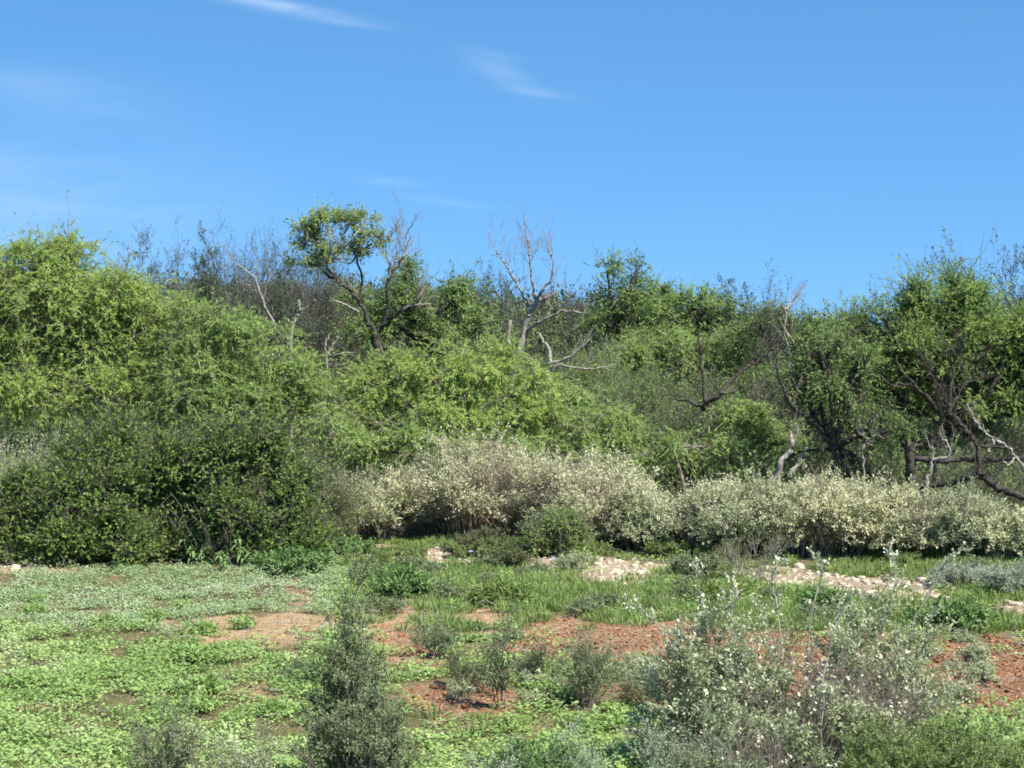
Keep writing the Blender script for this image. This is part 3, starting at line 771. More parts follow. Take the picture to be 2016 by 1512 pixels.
snag('black_trunk_tree', 'short crooked black-trunked dead tree amid grey brush, right half', 48, 1430,
     [([(1425,850),(1405,820),(1385,805),(1400,788,-.1),(1425,775,-.2),(1455,765,-.2)], 6, 4), ([(1390,795),(1383,740,.2),(1378,700,.3),(1376,660,.3)], 4.5, 2), ([(1410,785),(1440,750,.3),(1490,710,.5),(1530,680,.5)], 4, 2), ([(1385,800),(1355,790,.2),(1330,785,.3)], 4, 1.5)],
     (1, 2, 3), 'blackbark', None, 8, .6)
snag('dead_tree', 'pale dead stem curving up from whitebrush left of the diagonal trunk', 43, 1530,
     [([(1533,930),(1545,900),(1560,880),(1556,850,.1)], 7, 3.5), ([(1556,935,-.1),(1575,905,-.1),(1590,880,-.2)], 4, 2)], (0,), 'dead', GD, 6, .5)
# fallen black tree at the right edge
snag('fallen_tree', 'sprawling fallen tree with thick black limbs at the right edge', 42.5, 1800,
     [([(1795,960),(1792,915),(1790,880),(1782,872)], 11.22, 9.92), ([(1792,900),(1840,908,-.2),(1900,905,-.3),(1960,905,-.4),(2030,902,-.5)], 5.94, 3.72),
      ([(1800,960),(1850,955,-.3),(1900,945,-.5),(1925,930,-.5),(1925,880,-.4),(1905,850,-.3)], 5.94, 4.34), ([(1905,855,-.3),(1885,825,-.1),(1868,815,0)], 4.62, 3.72),
      ([(1925,930,-.5),(1960,958,-.9),(2000,972,-1.2),(2050,985,-1.4)], 7.92, 6.2), ([(1792,885),(1820,872,.3),(1860,868,.5)], 5.28, 1.86), ([(1925,880,-.4),(1960,880,-.5),(2030,890,-.5)], 3.3, 2.48),
      ([(1868,815,0),(1870,770,.1),(1875,730,.2),(1868,700,.2)], 3.96, 1.55), ([(1868,815),(1890,770,.2),(1915,740,.4)], 2.64, 0.93), ([(1870,800),(1850,760,.2),(1835,745,.3)], 1.98, 0.93),
      ([(1960,958,-.9),(1950,985,-.9),(1945,1010,-.9)], 3.3, 3.1), ([(1840,908,-.2),(1838,940,-.2),(1830,990,-.2)], 2.64, 3.1)],
     (1, 2, 3, 5, 6, 7, 8, 9), 'blackbark', None, 15, .75)
snag('dead_tree', 'long pale arching dead limb over the black limbs, right edge', 41.5, 2050,
     [([(2030,960),(2016,925),(1990,885),(1950,860),(1925,835,.1),(1903,795,.2)], 4.6, 1.6), ([(1955,862),(1955,875,-.1),(1945,890,-.1)], 3, 2), ([(2000,900),(1985,915,-.2),(1975,905,-.3)], 2.5, 1.2)], (0,), 'dead', GD, 5, .4)
snag('dead_tree', 'thin grey dead stem standing in front of black limbs, right', 41, 1830,
     [([(1825,960),(1832,925),(1838,890),(1830,880)], 3.5, 2), ([(1835,905),(1865,900,-.1),(1868,880,-.1),(1850,855,-.1)], 3, 1.5)], (0, 1), 'dead', GD, 4, .3)
snag('dead_tree', 'twisted pale twigs rising mid-shade right of the diagonal trunk', 43.5, 1700,
     [([(1700,930),(1700,885),(1706,865),(1690,850)], 3, 1.5), ([(1706,865),(1730,855,.1)], 2, 1)], (0, 1), 'dead', GD, 8, .35)

# ---- whitebrush row
GW = 'pale whitebrush shrubs in a row'
for i, (bx, D, w, top, lab) in enumerate((
    (745, 42, 150, 915, 'pale whitebrush at the left end of the row, dark leaning stems'),
    (825, 42.5, 160, 868, 'pale whitebrush second from the left end, loose wispy top'),
    (920, 42, 190, 868, 'pale whitebrush with exposed brown stems left of the round green bush'),
    (1020, 42, 190, 868, 'highest pale whitebrush crown, directly behind the round green bush'),
    (1110, 41, 170, 880, 'pale whitebrush sloping down right behind the round green bush'),
    (1190, 39.8, 170, 915, 'pale whitebrush just right of the round green bush, bare brown base'),
    (1285, 39.2, 160, 950, 'low pale whitebrush in the dip of the row'),
    (1380, 38.6, 170, 948, 'pale whitebrush right of the dip, greenish lower branches'),
    (1475, 38, 180, 928, 'pale whitebrush with pale v-shaped stems at its foot'),
    (1580, 38, 180, 925, 'pale whitebrush under the pale dead stem curving up'),
    (1680, 38, 180, 935, 'pale whitebrush at the foot of the diagonal black trunk'),
    (1775, 37.8, 170, 952, 'pale whitebrush below the upright black stump'),
    (1870, 37.4, 180, 968, 'pale whitebrush with dark hollow under it, near right edge'),
    (1965, 37, 180, 985, 'pale whitebrush touching the right edge below pale log'),
    (2060, 37, 170, 1000, 'pale whitebrush cut by the right edge, last of the row'))):
    b = ground_at(bx, D); h = (H-(top-YH)/F*D-b[2])*F/D*(1.1, 1.0, 1.16, 1.04, 1.12)[i % 5]
    shrub('whitebrush', lab, 'shrub', bx, D, w*(1.2, .95, 1.1)[i % 3], h, 'sage' if i in (1, 6, 8, 12) else 'pale', 'twig', 110, (7, 5), (.055, .030), 9, GW, lean=(.25, .6, .1)[i % 3], lo=.74 if bx < 1000 else .64 if bx < 1250 else (.5, .66, .42)[i % 3], basew=.5, arch=.4, rs=.015, nb=.55, kink=.06, depth=1.0, hv=.40, gapp=.37)
# second rank behind
for bx, D, w, top, lab in ((960, 44, 200, 872, 'pale whitebrush half hidden in the second rank, centre'), (1450, 40.5, 240, 930, 'pale whitebrush in the second rank before low green trees'), (1650, 40.5, 220, 925, 'pale whitebrush tip showing behind the row at trunk foot'), (1850, 40, 220, 955, 'pale whitebrush in the second rank under black limbs')):
    b = ground_at(bx, D); h = (H-(top-YH)/F*D-b[2])*F/D
    shrub('whitebrush', lab, 'shrub', bx, D, w, h, 'pale', 'twig', 70, (6, 5), (.062, .036), 8, GW, lean=.2, lo=.7, basew=.5, rs=.015, hv=.45, gapp=.42)

# ---- pale and olive brush at the left
for bx, D, w, top, lm, lab, per in (
    (30, 40, 170, 815, 'sage', 'dusty pale brush at the left edge above the dark bush', 6),
    (110, 41, 120, 830, 'sage', 'dusty pale brush tip between dark bush and left tree', 6),
    (200, 40.5, 230, 815, 'mix', 'olive-green brush rising behind the broad dark bush at left', 12),
    (400, 40.5, 240, 818, 'mix', 'olive-green brush behind the black hollow between dark bushes', 12),
    (600, 40, 150, 875, 'olive', 'dusty olive brush right of the dark bush pair', 9),
    (670, 41, 130, 895, 'sage', 'dusty grey-green brush between dark bushes and whitebrush row', 5),
    (560, 41, 120, 850, 'olive', 'dusty olive brush peeking over the dark bush, left half', 8),
    (640, 38.5, 90, 1000, 'olive', 'low dusty olive brush at the right foot of the dark bush', 9)):
    b = ground_at(bx, D); h = (H-(top-YH)/F*D-b[2])*F/D
    shrub('dusty_brush', lab, 'shrub', bx, D, w, h, lm, 'greybark', 70, (6, 5), (.05, .022), per, 'dusty brush beside the dark bushes', lo=.3, basew=.5)

# ---- the two dark bushes
for bx, D, lobes, lab in (
    (170, 37.3, [(110,935,70,50), (200,925,85,55), (280,930,65,50), (60,1000,90,70,-.3), (180,1000,100,74,-.5), (270,1015,60,56,-.3), (120,1062,85,32,-.6), (-10,1010,60,50), (245,1075,55,28,-.5), (30,1060,50,24,-.4), (150,880,40,26), (240,868,40,28,.3), (330,900,40,30), (50,1085,70,24,-.5), (150,1090,80,22,-.6), (250,1092,60,20,-.6), (320,1060,40,34,.2), (350,960,40,70,.7), (340,1040,50,50,1.0)], 'broad dark green bush at the lower left edge, deep shade beneath'),
    (490, 37.3, [(410,925,52,45), (480,905,62,48), (540,935,48,44), (450,1015,62,45,-.6), (540,1010,80,62,-.4), (580,985,48,48), (580,1060,65,38,-.4), (480,1060,45,28,-.3), (420,940,40,36), (600,1055,40,34), (450,868,28,26), (515,880,28,24), (430,1085,60,24,-.4), (520,1090,70,22,-.5), (600,1085,50,24,-.3), (380,1010,40,70,.7), (380,1070,40,30,.8)], 'dark green bush right of the black hollow, leafy to the ground')):
    base = ground_at(bx, D); t = thing('dark_bush', lab, 'bush', base, 'dark green bushes at the left')
    tb = Tubes(); lv = Leaves(); tw = Tubes(); n = 22
    fk = base+UP*.7
    a = rng.uniform(0, 6.28, n); st = base+np.stack([np.cos(a)*1.1, np.sin(a)*.8, -.05+0*a], 1)
    tb.add(curves(st, np.stack([np.cos(a)*.5, np.sin(a)*.5, 1+0*a], 1), rng.uniform(1.0, 1.9, n), 7, None, .04), taper(.016, 7, n, .4), 5)
    crown(lobes, D, lv, tw, fk, cl=.30, leaf=(.07,.036), per=105, droop=-.08, nb=.4, shell=.4, r_limb=.02, gap=.27, dens=2.2, wisp=1.2)
    tb.build('stems', M['darktwig'], t, base); tw.build('branches', M['darktwig'], t, base); lv.build('foliage', M['dark'], t, base)

# ---- small bushes and herbs in the middle ground
base = ground_at(1090, 37.4); t = thing('round_bush', 'round yellow-green bush standing alone before the whitebrush, dark base', 'bush', base)
tb = Tubes(); lv = Leaves(); tw = Tubes()
tb.add(curves(base+rng.normal(size=(14, 3))*[.1, .1, 0], nrm(rv(14)*[.6, .6, 0]+UP), rng.uniform(.5, .8, 14), 6, None, .05), taper(.018, 6, 14, .5), 4)
crown([(1088,1040,52,30), (1060,1060,36,26), (1120,1062,38,26), (1090,1075,42,22)], 37.4, lv, tw, base+UP*.3, cl=.17, leaf=(.04,.016), per=90, droop=.0, nb=.5, r_limb=.02)
tb.build('stems', M['darktwig'], t, base); tw.build('branches', M['darktwig'], t, base); lv.build('foliage', M['green'], t, base)

for nm, bx, D, w, h, lm, bk, nst, lab, kw in (
    ('low_shrub', 960, 37.6, 100, 62, 'olive', 'greybark', 45, 'low grey-green shrub left of the round bush on the rubble', dict(lo=.1, leaf=(.04,.018), per=9)),
    ('low_shrub', 905, 38, 60, 40, 'fine', 'greybark', 35, 'tiny grey-green shrub near the left end of the rubble', dict(lo=.1, leaf=(.04,.018), per=9)),
    ('low_shrub', 1130, 35.5, 70, 40, 'sage', 'greybark', 35, 'pale low shrub at the right foot of the round bush', dict(lo=.1, leaf=(.035,.016), per=8)),
    ('low_shrub', 1365, 34.6, 95, 62, 'fine', 'greybark', 50, 'low green shrub on the right end of the pale rubble patch', dict(lo=.1, leaf=(.04,.02), per=9)),
    ('low_shrub', 1000, 36, 70, 50, 'olive', 'stem', 40, 'wispy low olive shrub in front of the round bush gap', dict(lo=.1, leaf=(.04,.016), per=8)),
    ('silver_shrub', 1985, 31.6, 120, 82, 'silver', 'paletwig', 60, 'silvery grey round shrub at the right edge', dict(lo=.0, leaf=(.035,.012), per=10)),
    ('silver_shrub', 1880, 32.4, 110, 62, 'silver', 'paletwig', 50, 'silvery grey low shrub left of the one at right edge', dict(lo=.0, leaf=(.035,.012), per=8)),
    ('v_stem_shrub', 1470, 34.4, 150, 110, 'olive', 'paletwig', 26, 'open shrub with pale v-shaped stems before the whitebrush', dict(lo=.5, leaf=(.04,.018), per=4, arch=-.1)),
    ('leafy_weed', 790, 31.5, 110, 68, 'weed', 'stem', 40, 'bright arching weed clump right of the tall dark shrub', dict(lo=-.2, leaf=(.12,.028), per=5)),
    ('leafy_weed', 1620, 30, 90, 45, 'weed', 'stem', 30, 'green weed clump in grass left of right bare soil', dict(lo=-.2, leaf=(.09,.028), per=5)),
    ('leafy_weed', 1880, 28.0, 150, 60, 'weed', 'stem', 40, 'bright leafy weed clump above the right red soil', dict(lo=-.2, leaf=(.08,.04), per=6)),
    ('leafy_weed', 1400, 31, 120, 50, 'grass', 'stem', 40, 'green weed clump behind the big flowering shrub left', dict(lo=-.2, leaf=(.10,.022), per=6)),
    ('leafy_weed', 580, 35, 130, 55, 'weed', 'stem', 40, 'dark leafy weeds at the right foot of the dark bush', dict(lo=-.2, leaf=(.09,.035), per=7)),
    ('leafy_weed', 1000, 30.5, 120, 50, 'grass', 'stem', 40, 'grassy weed clump behind the thin dark sapling', dict(lo=-.2, leaf=(.11,.02), per=6)),
    ('leafy_weed', 690, 38, 90, 50, 'weed', 'stem', 30, 'pale green weeds where rubble meets dark bush', dict(lo=-.2, leaf=(.06,.03), per=7)),
    ):
    shrub(nm, lab, 'weed' if nm == 'leafy_weed' else 'shrub', bx, D, w, h, lm, bk, nst, (5, 4), kw.pop('leaf'), kw.pop('per'), None, rs=.007, **kw)

def repeat_kind(make, n, spots, group, label):
    src = make(label, group)
    base = src.location.copy()
    for i, (x, y) in enumerate(spots[:n]):
        if i == 0: t = src
        else:
            t = src.copy(); C.objects.link(t)
            for ch in src.children:
                c = ch.copy(); c.parent = t; C.objects.link(c)
        s_ = rng.uniform(.6, 1.25); t.location = (x, y, float(gz(x, y))); t.rotation_euler = (0, 0, rng.uniform(0, 6.28)); t.scale = (s_, s_, s_)
def spots(n, y0, y1, px0, px1):
    y = rng.uniform(y0, y1, n); px = rng.uniform(px0, px1, n); return list(zip((px-1008)/F*y, y))
repeat_kind(lambda l, g: shrub('grass_weed', l, 'weed', 1000, 31, 62, 34, 'fine', 'stem', 22, (4, 3), (.05,.018), 5, g, lo=-.2, rs=.006), 22, spots(22, 29, 36, 700, 2016), 'small weeds dotted through the grass band', 'small dull green weed standing in the grass band')
repeat_kind(lambda l, g: shrub('soil_weed', l, 'weed', 1000, 24, 70, 36, 'sage', 'paletwig', 20, (4, 3), (.035,.014), 5, g, lo=-.2, rs=.004), 22, spots(14, 21, 27.5, 640, 1350)+spots(8, 22, 27, 1780, 2010), 'small pale weeds on the bare red soil', 'small pale weed growing on bare red-brown soil')
repeat_kind(lambda l, g: shrub('field_weed', l, 'weed', 1000, 24, 60, 30, 'cover', 'stem', 14, (4, 3), (.06,.022), 5, g, lo=-.2, rs=.005), 26, spots(26, 18.5, 31, 0, 640), 'taller weeds among the creeping leaves', 'upright weed poking out of the bright creeping leaves')

repeat_kind(lambda l, g: shrub('hedge_weed', l, 'weed', 1000, 37.5, 85, 34, 'mix', 'stem', 26, (4, 3), (.055,.022), 7, g, lo=-.2, rs=.005), 20, spots(20, 36.0, 38.2, 720, 2016), 'low weeds fringing the foot of the whitebrush', 'low olive-green weed at the shaded foot of the whitebrush')

# drooping broad-leaf weeds in front of the hollow
for bx, D, s, lab in ((405, 36.6, 1.1, 'weed with long drooping pale leaves in front of the black hollow'), (490, 36.3, 1.25, 'second weed with drooping pale leaves, right of the hollow'),
                      (440, 35.8, .8, 'small drooping leaf weed between the two taller ones'), (135, 37, .7, 'small pale weed standing at the left bush foot'), (545, 36, .8, 'small drooping leaf weed at dark bush right foot')):
    base = ground_at(bx, D); t = thing('drooping_weed', lab, 'weed', base, 'drooping pale weeds before the dark bushes')
    tb = Tubes(); n = 7
    st = curves(np.repeat(base[None], n, 0)+rng.normal(size=(n, 3))*[.08*s, .08, 0], nrm(rv(n)*.45+UP), rng.uniform(.25, .5, n)*s, 5, None, .04); tb.add(st, taper(.008, 5, n, .6), 4)
    p, d, _ = children(st, 9, .3, 1., 1.1, .2)
    d = nrm(d*[1, 1, .4]+UP*.25); m = len(p); L = rng.uniform(.16, .3, m)*s
    tt = np.linspace(0, 1, 6)[None, :, None]
    c = p[:, None]+d[:, None]*L[:, None, None]*tt-UP*(L*.85)[:, None, None]*tt**2
    sd = nrm(np.cross(d, UP))[:, None]; wv = (np.sin(np.linspace(.25, math.pi, 6))*.022*s)[None, :, None]
    V = np.stack([c-sd*wv, c+sd*wv+UP*.004], 2).reshape(m, 12, 3)
    q = np.array([[2*i, 2*i+1, 2*i+3, 2*i+2] for i in range(5)])
    Q = (q[None]+np.arange(m)[:, None, None]*12).reshape(-1, 4)
    tb.build('stems', M['stem'], t, base)
    link('leaves', quadmesh('leaves', V.reshape(-1, 3)-base, Q, rng.uniform(.3, 1, len(Q))), M['weed'], t)

# lavender flowers
for bx, D, lab in ((860, 36.0, 'leftmost lavender flower on a thin stem in grass'), (925, 35.2, 'middle lavender flower on a thin stem in grass'), (1094, 34.0, 'rightmost lavender flower on a thin stem in grass')):
    base = ground_at(bx, D); t = thing('lavender_flower', lab, 'flower', base, 'lavender flowers in the grass')
    tb = Tubes(); st = curves(base[None], UP[None]+rng.normal(size=(1, 3))*.1, np.array([.38]), 6, None, .02); tb.add(st, taper(.006, 6, 1, .7), 5)
    tp = st[0, -1]; lv = Leaves()
    an = np.linspace(0, 2*math.pi, 9)[:-1]; d = np.stack([np.cos(an), np.sin(an)*.8-.3, .35+0*an], 1)
    lv.add(np.repeat(tp[None], 8, 0), d, np.repeat(np.array([[0, -.8, .6]]), 8, 0)+0*d, np.full(8, .045), np.full(8, .030), rng.uniform(0, 1, 8))
    tb.build('stem', M['stem'], t, base); lv.build('petals', M['violet'], t, base)

# ---- foreground shrubs
b = ground_at(690, 17.6)
def column(name, label, cat, bx, D, w, top, lmat, nst, leaf, per, kids=(9, 5), basew=.5, lo=-.2, bark='darktwig', flowers=None, **kw):
    b = ground_at(bx, D); h = (H-(top-YH)/F*D-b[2])*F/D*(1.06 if name == 'flowering_shrub' else 1)
    return shrub(name, label, cat, bx, D, w, h, lmat, bark, nst, kids, leaf, per, kw.pop('group', None), lo=lo, basew=basew, base=b, flowers=flowers, **kw)
column('tall_shrub', 'tall narrow dark grey-green shrub rising left of centre in the foreground', 'shrub', 688, 17.5, 135, 1100, 'fine', 22, (.034, .014), 9, (13, 7), .45, -.3, arch=-.05, rs=.008, kink=.09, upr=.6, hv=.3, gapp=.40, tw=.40)
column('fine_shrub', 'bushy grey-green shrub at the foot of the tall narrow one', 'shrub', 705, 16.6, 215, 1335, 'fine', 40, (.030, .012), 9, (10, 7), .5, -.3, arch=.2, rs=.007, tw=.6, gapp=.42, hv=.35)
column('fine_shrub', 'thin grey-green shrub at bottom edge, left, with dark stems', 'shrub', 345, 16.8, 150, 1380, 'fine', 16, (.027, .011), 8, (8, 5), .5, -.2, gapp=.4, arch=.2, rs=.007)
column('fine_shrub', 'low pale grey-green shrub at bottom edge between the two dark ones', 'shrub', 500, 16.6, 170, 1420, 'sage', 16, (.027, .011), 8, (7, 5), .6, -.2, arch=.2, rs=.005)
column('sapling', 'thin dark sapling with small leafy top before the grass, centre', 'sapling', 990, 21.3, 80, 1172, 'fine', 5, (.032, .020), 8, (10, 6), .12, .25, 'darktwig', arch=.15, rs=.008, gapp=.35, tw=.8)
column('wispy_bush', 'small grey wispy bush on bare soil left of the sapling', 'bush', 910, 22.6, 100, 1275, 'olive', 20, (.022, .01), 6, (6, 5), .3, .1, 'darktwig', arch=.1, rs=.005)
column('wispy_bush', 'grey wispy bush right of the sapling on red soil', 'bush', 1155, 21.6, 110, 1245, 'fine', 26, (.024, .011), 7, (7, 6), .35, .0, 'greybark', arch=.15, rs=.006)
column('wispy_bush', 'low wispy bush between the sapling and the right shrubs', 'bush', 1060, 23.2, 90, 1265, 'olive', 18, (.022, .01), 6, (6, 5), .3, .1, 'darktwig', arch=.1, rs=.005)
column('wispy_bush', 'thin wispy bush in front of the left end of red soil', 'bush', 1260, 21.5, 90, 1300, 'fine', 20, (.024, .011), 6, (6, 5), .35, .1, 'darktwig', arch=.15, rs=.005)
column('wispy_bush', 'wispy green bush above the small red patch left of the sapling', 'bush', 860, 25.0, 110, 1215, 'fine', 18, (.03, .012), 6, (6, 5), .35, .1, 'darktwig', arch=.15, rs=.005)
column('wispy_bush', 'low green bush in front of the right red soil', 'bush', 1800, 20.5, 90, 1310, 'fine', 20, (.024, .012), 7, (6, 5), .4, .1, 'greybark', arch=.15, rs=.005)
GF = 'big flowering whitebrush in the foreground'
column('flowering_shrub', 'large grey flowering shrub filling the right foreground', 'shrub', 1560, 18.0, 560, 1200, 'sage', 115, (.042, .022), 8, (8, 6), .55, .0, 'greybark', .06, arch=.3, rs=.007, depth=.6, fl=.3, fsize=.036, hv=.36, gapp=.44, tw=.66)
column('flowering_shrub', 'upright white-flowered shrub at the left of the large grey one', 'shrub', 1380, 18.2, 230, 1150, 'sage', 34, (.044, .024), 8, (9, 5), .4, .1, 'greybark', .2, tw=.5, arch=.15, rs=.007, fl=.55, fsize=.026)
column('flowering_shrub', 'upright white-flowered shrub behind the right side of the large one', 'shrub', 1720, 18.8, 250, 1110, 'sage', 30, (.044, .024), 8, (9, 5), .35, .15, 'greybark', .2, tw=.5, arch=.15, rs=.007, fl=.55, fsize=.026)
column('flowering_shrub', 'low dark green base shrub under the large flowering one', 'shrub', 1480, 16.9, 330, 1400, 'fine', 40, (.034, .016), 8, (7, 6), .6, -.2, 'greybark', .03, gapp=.4, arch=.3, rs=.006)

def wand(label, D, pts, n=14):
    b = ground_at(pts[0][0], D); t = thing('flowering_wand', label, 'plant', b, 'tall white flowering wands')
    tb = Tubes(); gy = YH+(H-b[2])*F/D
    c = limb(tb, [(pts[0][0], gy+3)]+pts, D, 2.2, 1., .008, 5)
    p, d, _ = children(c, n, .45, 1., .8, .4)
    s = curves(p, d, rng.uniform(.05, .13, len(p)), 4, None, .05); tb.add(s, taper(.003, 4, len(p), .5), 3)
    lv = Leaves(); fw = Leaves()
    leaves_on(lv, s, 8, .1, 1., np.array([.032]), np.array([.016]), .5)
    leaves_on(fw, s, 6, .5, 1.2, np.array([.03]), np.array([.022]), .4, None, 0, None, .012)
    tb.build('stem', M['paletwig'], t, b); lv.build('foliage', M['sage'], t, b); fw.build('blossom', M['flower'], t, b)
for lab, D, pts in (
    ('white flowering wand reaching the whitebrush base at pixel centre-right', 18.6, [(1590,1250),(1612,1160),(1622,1110),(1600,1092)]),
    ('rightmost white flowering wand bending right over the dark hollow', 18.9, [(1790,1260),(1830,1170),(1855,1120),(1892,1083)]),
    ('white flowering wand just left of the rightmost bending one', 18.9, [(1740,1240),(1760,1160),(1762,1110),(1750,1095)]),
    ('leftmost white flowering wand leaning left over the grass', 18.5, [(1350,1330),(1310,1250),(1270,1205),(1240,1185)]),
    ('white flowering wand left of centre crossing the rubble', 18.4, [(1400,1300),(1385,1200),(1372,1140),(1368,1110)]),
    ('white flowering wand in front of the v-shaped stems', 18.3, [(1450,1300),(1440,1210),(1452,1170),(1440,1140)]),
    ('white flowering wand leaning right at the red soil edge', 18.7, [(1800,1330),(1820,1280),(1828,1230),(1838,1200)]),
    ('slender white flowering wand between the two upright shrubs', 18.6, [(1540,1300),(1530,1200),(1520,1150),(1535,1110)]),
    ('short white flowering wand over the middle of the large shrub', 17.6, [(1620,1350),(1640,1250),(1660,1190),(1680,1165)])):
    wand(lab.replace('at pixel centre-right', 'in the middle'), D, pts)

# pale bare-stemmed herbs at the bottom edge
for lab, bx, D, top, w, n in (
    ('pale grey-green herb with forked stems, bottom edge left of the big shrub', 1310, 16.9, 1400, 110, 14), ('pale forked herb at the bottom edge in front of the big shrub', 1410, 16.8, 1390, 120, 16),
    ('small pale forked herb at bottom edge right of the bushy shrub', 1150, 16.8, 1400, 120, 12), ('pale forked herb at bottom edge near centre', 960, 16.6, 1450, 110, 12)):
    b = ground_at(bx, D); h = (H-(top-YH)/F*D-b[2])*F/D
    shrub('pale_herb', lab, 'plant', bx, D, w, h, 'silver', 'stem', n, (6, 4), (.02, .008), 6, 'pale forked herbs at the bottom edge', lo=-.2, basew=.3, arch=.1, rs=.006, kink=.09)
for lab, bx, D, top, w in (('low green leafy shrub filling the bottom right corner', 1930, 17.0, 1400, 270), ('low green leafy shrub left of the corner one', 1760, 16.8, 1430, 200), ('low leafy plant at bottom edge below centre soil', 1060, 17.0, 1450, 170)):
    b = ground_at(bx, D); h = (H-(top-YH)/F*D-b[2])*F/D
    shrub('leafy_shrub', lab, 'shrub', bx, D, w, h, 'mix' if bx > 1500 else 'weed', 'stem', 40, (7, 6), (.03, .016), 8, 'low leafy shrubs at the bottom edge', lo=-.2, basew=.6, arch=.2, rs=.005)

# ------------------------------------------------------------------ sky, sun, camera
LIFT = .2
EL, AZ = math.radians(53), math.radians(133)     # azimuth clockwise from +Y (the view direction)
sd = Vector((math.sin(AZ)*math.cos(EL), math.cos(AZ)*math.cos(EL), math.sin(EL)))
w = bpy.data.worlds.new('World'); bpy.context.scene.world = w; w.use_nodes = True
t = w.node_tree; t.nodes.clear(); Lk = t.links.new
out = t.nodes.new('ShaderNodeOutputWorld'); bg = t.nodes.new('ShaderNodeBackground'); bg.inputs[1].default_value = .082
sk = t.nodes.new('ShaderNodeTexSky'); sk.sky_type = 'NISHITA'; sk.sun_disc = False
sk.sun_elevation = EL; sk.sun_rotation = AZ; sk.altitude = 600; sk.air_density = 1.0; sk.dust_density = .0; sk.ozone_density = 3.0
hs = t.nodes.new('ShaderNodeHueSaturation'); hs.inputs['Saturation'].default_value = 1.23; hs.inputs['Value'].default_value = 1.44; hs.inputs['Hue'].default_value = .495
Lk(sk.outputs[0], hs.inputs['Color'])
tc = t.nodes.new('ShaderNodeTexCoord')
va = t.nodes.new('ShaderNodeVectorMath'); va.operation = 'ADD'; va.inputs[1].default_value = (0, 0, LIFT)      # very clear, dry air: no white band at the horizon
vn_ = t.nodes.new('ShaderNodeVectorMath'); vn_.operation = 'NORMALIZE'; Lk(tc.outputs['Generated'], va.inputs[0]); Lk(va.outputs[0], vn_.inputs[0]); Lk(vn_.outputs[0], sk.inputs['Vector'])
sx = t.nodes.new('ShaderNodeSeparateXYZ'); Lk(tc.outputs['Generated'], sx.inputs[0])
def mt(op, a, b=None, c=None):
    n = t.nodes.new('ShaderNodeMath'); n.operation = op
    for k, v in enumerate((a, b, c)):
        if v is None: continue
        if isinstance(v, (int, float)): n.inputs[k].default_value = v
        else: Lk(v, n.inputs[k])
    return n.outputs[0]
yy = mt('MAXIMUM', sx.outputs[1], .05)
u = mt('DIVIDE', sx.outputs[0], yy); v = mt('DIVIDE', sx.outputs[2], yy)      # direction of view, as slopes
cv = t.nodes.new('ShaderNodeCombineXYZ'); Lk(u, cv.inputs[0]); Lk(v, cv.inputs[1])
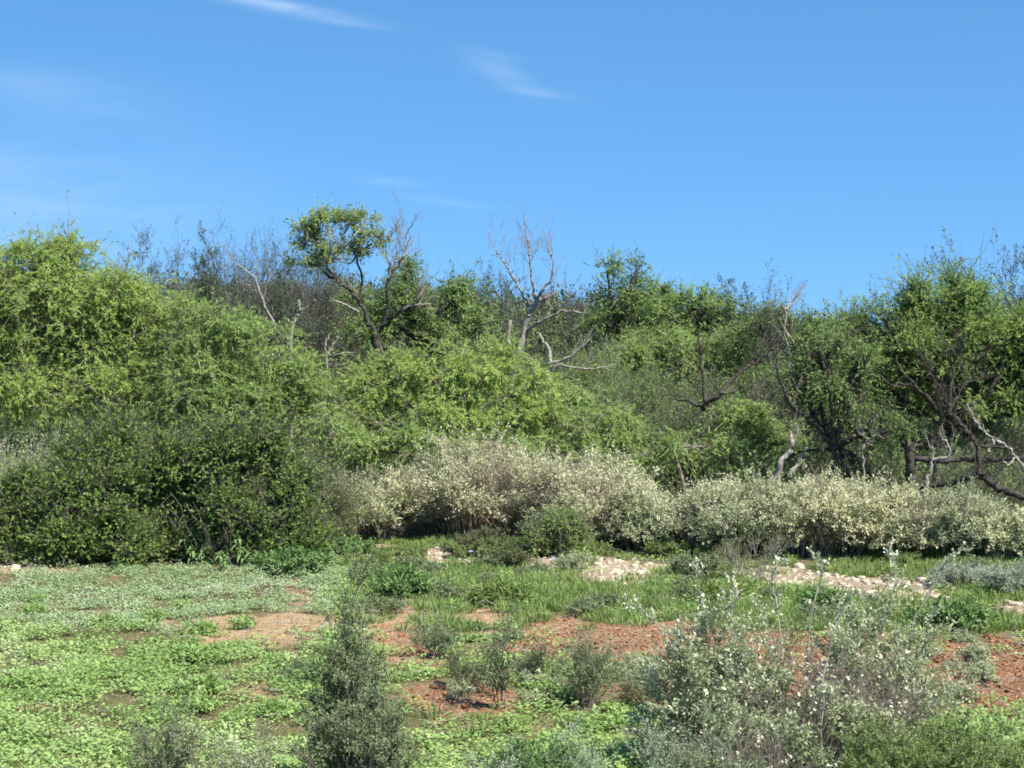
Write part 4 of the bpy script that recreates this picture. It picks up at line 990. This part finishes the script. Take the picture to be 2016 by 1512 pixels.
def wisp(px, py, rx, ry, ang, amt):
    """a cirrus streak in the direction of photo point px, py"""
    u0, v0 = (px-1008)/F, (YH-py)/F; a = math.radians(ang); ca, sa = math.cos(a), math.sin(a)
    du = mt('SUBTRACT', u, u0); dv = mt('SUBTRACT', v, v0)
    p = mt('ADD', mt('MULTIPLY', du, ca), mt('MULTIPLY', dv, sa)); q = mt('SUBTRACT', mt('MULTIPLY', dv, ca), mt('MULTIPLY', du, sa))
    r2 = mt('ADD', mt('POWER', mt('ABSOLUTE', mt('DIVIDE', p, rx/F)), 2.), mt('POWER', mt('ABSOLUTE', mt('DIVIDE', q, ry/F)), 2.))
    g = mt('EXPONENT', mt('MULTIPLY', r2, -1.3))
    mp = t.nodes.new('ShaderNodeMapping'); mp.vector_type = 'TEXTURE'; mp.inputs['Rotation'].default_value = (0, 0, a); mp.inputs['Scale'].default_value = (.06, .012, 1); Lk(cv.outputs[0], mp.inputs[0])
    no = t.nodes.new('ShaderNodeTexNoise'); no.inputs['Scale'].default_value = 1.; no.inputs['Detail'].default_value = 5; no.inputs['Roughness'].default_value = .6; no.inputs['Distortion'].default_value = .6
    Lk(mp.outputs[0], no.inputs['Vector'])
    r = t.nodes.new('ShaderNodeMapRange'); r.inputs[1].default_value = .28; r.inputs[2].default_value = .68; Lk(no.outputs['Fac'], r.inputs[0])
    return mt('MULTIPLY', mt('MULTIPLY', g, mt('ADD', mt('MULTIPLY', r.outputs[0], .75), .25)), amt*.62)
ws = [wisp(*a) for a in ((585,20,130,14,-9,.46), (500,1,90,10,-8,.36), (675,44,80,7,-7,.2), (985,140,80,24,-24,.26), (1060,182,75,9,-8,.24), (985,108,55,8,-12,.14), (770,358,65,10,-4,.20), (880,398,110,9,-8,.11), (120,180,190,48,-6,.15), (20,150,110,30,-8,.12), (230,210,110,20,-6,.08), (-100,420,520,170,0,.3))]
tot = ws[0]
for a in ws[1:]: tot = mt('ADD', tot, a)
tot = mt('MINIMUM', tot, .8)
cl = t.nodes.new('ShaderNodeMix'); cl.data_type = 'RGBA'; Lk(tot, cl.inputs[0]); Lk(hs.outputs[0], cl.inputs[6]); cl.inputs[7].default_value = (7.2, 8.1, 9.3, 1)
Lk(cl.outputs[2], bg.inputs[0]); Lk(bg.outputs[0], out.inputs[0])

ld = bpy.data.lights.new('sun', 'SUN'); ld.energy = 4.8; ld.angle = math.radians(.53); ld.color = (1, .955, .88)
lo = bpy.data.objects.new('sun', ld); C.objects.link(lo); lo.rotation_euler = sd.to_track_quat('Z', 'Y').to_euler(); lo.location = (20, -20, 60)

cd = bpy.data.cameras.new('camera'); co = bpy.data.objects.new('camera', cd); C.objects.link(co)
co.location = (0, 0, H); co.rotation_euler = (math.pi/2, 0, 0)
cd.sensor_width = 36; cd.lens = 36*F/2016; cd.shift_y = -(756-YH)/2016; cd.clip_end = 6000
sc = bpy.context.scene; sc.camera = co
sc.view_settings.view_transform = 'Standard'; sc.view_settings.look = 'None'; sc.view_settings.exposure = .84; sc.view_settings.gamma = 1
sc.cycles.max_bounces = 6; sc.cycles.diffuse_bounces = 4; sc.cycles.transmission_bounces = 4; sc.cycles.use_denoising = True
sc.cycles.pixel_filter_type = 'BLACKMAN_HARRIS'; sc.cycles.filter_width = 1.75
sc.cycles.caustics_reflective = False; sc.cycles.caustics_refractive = False
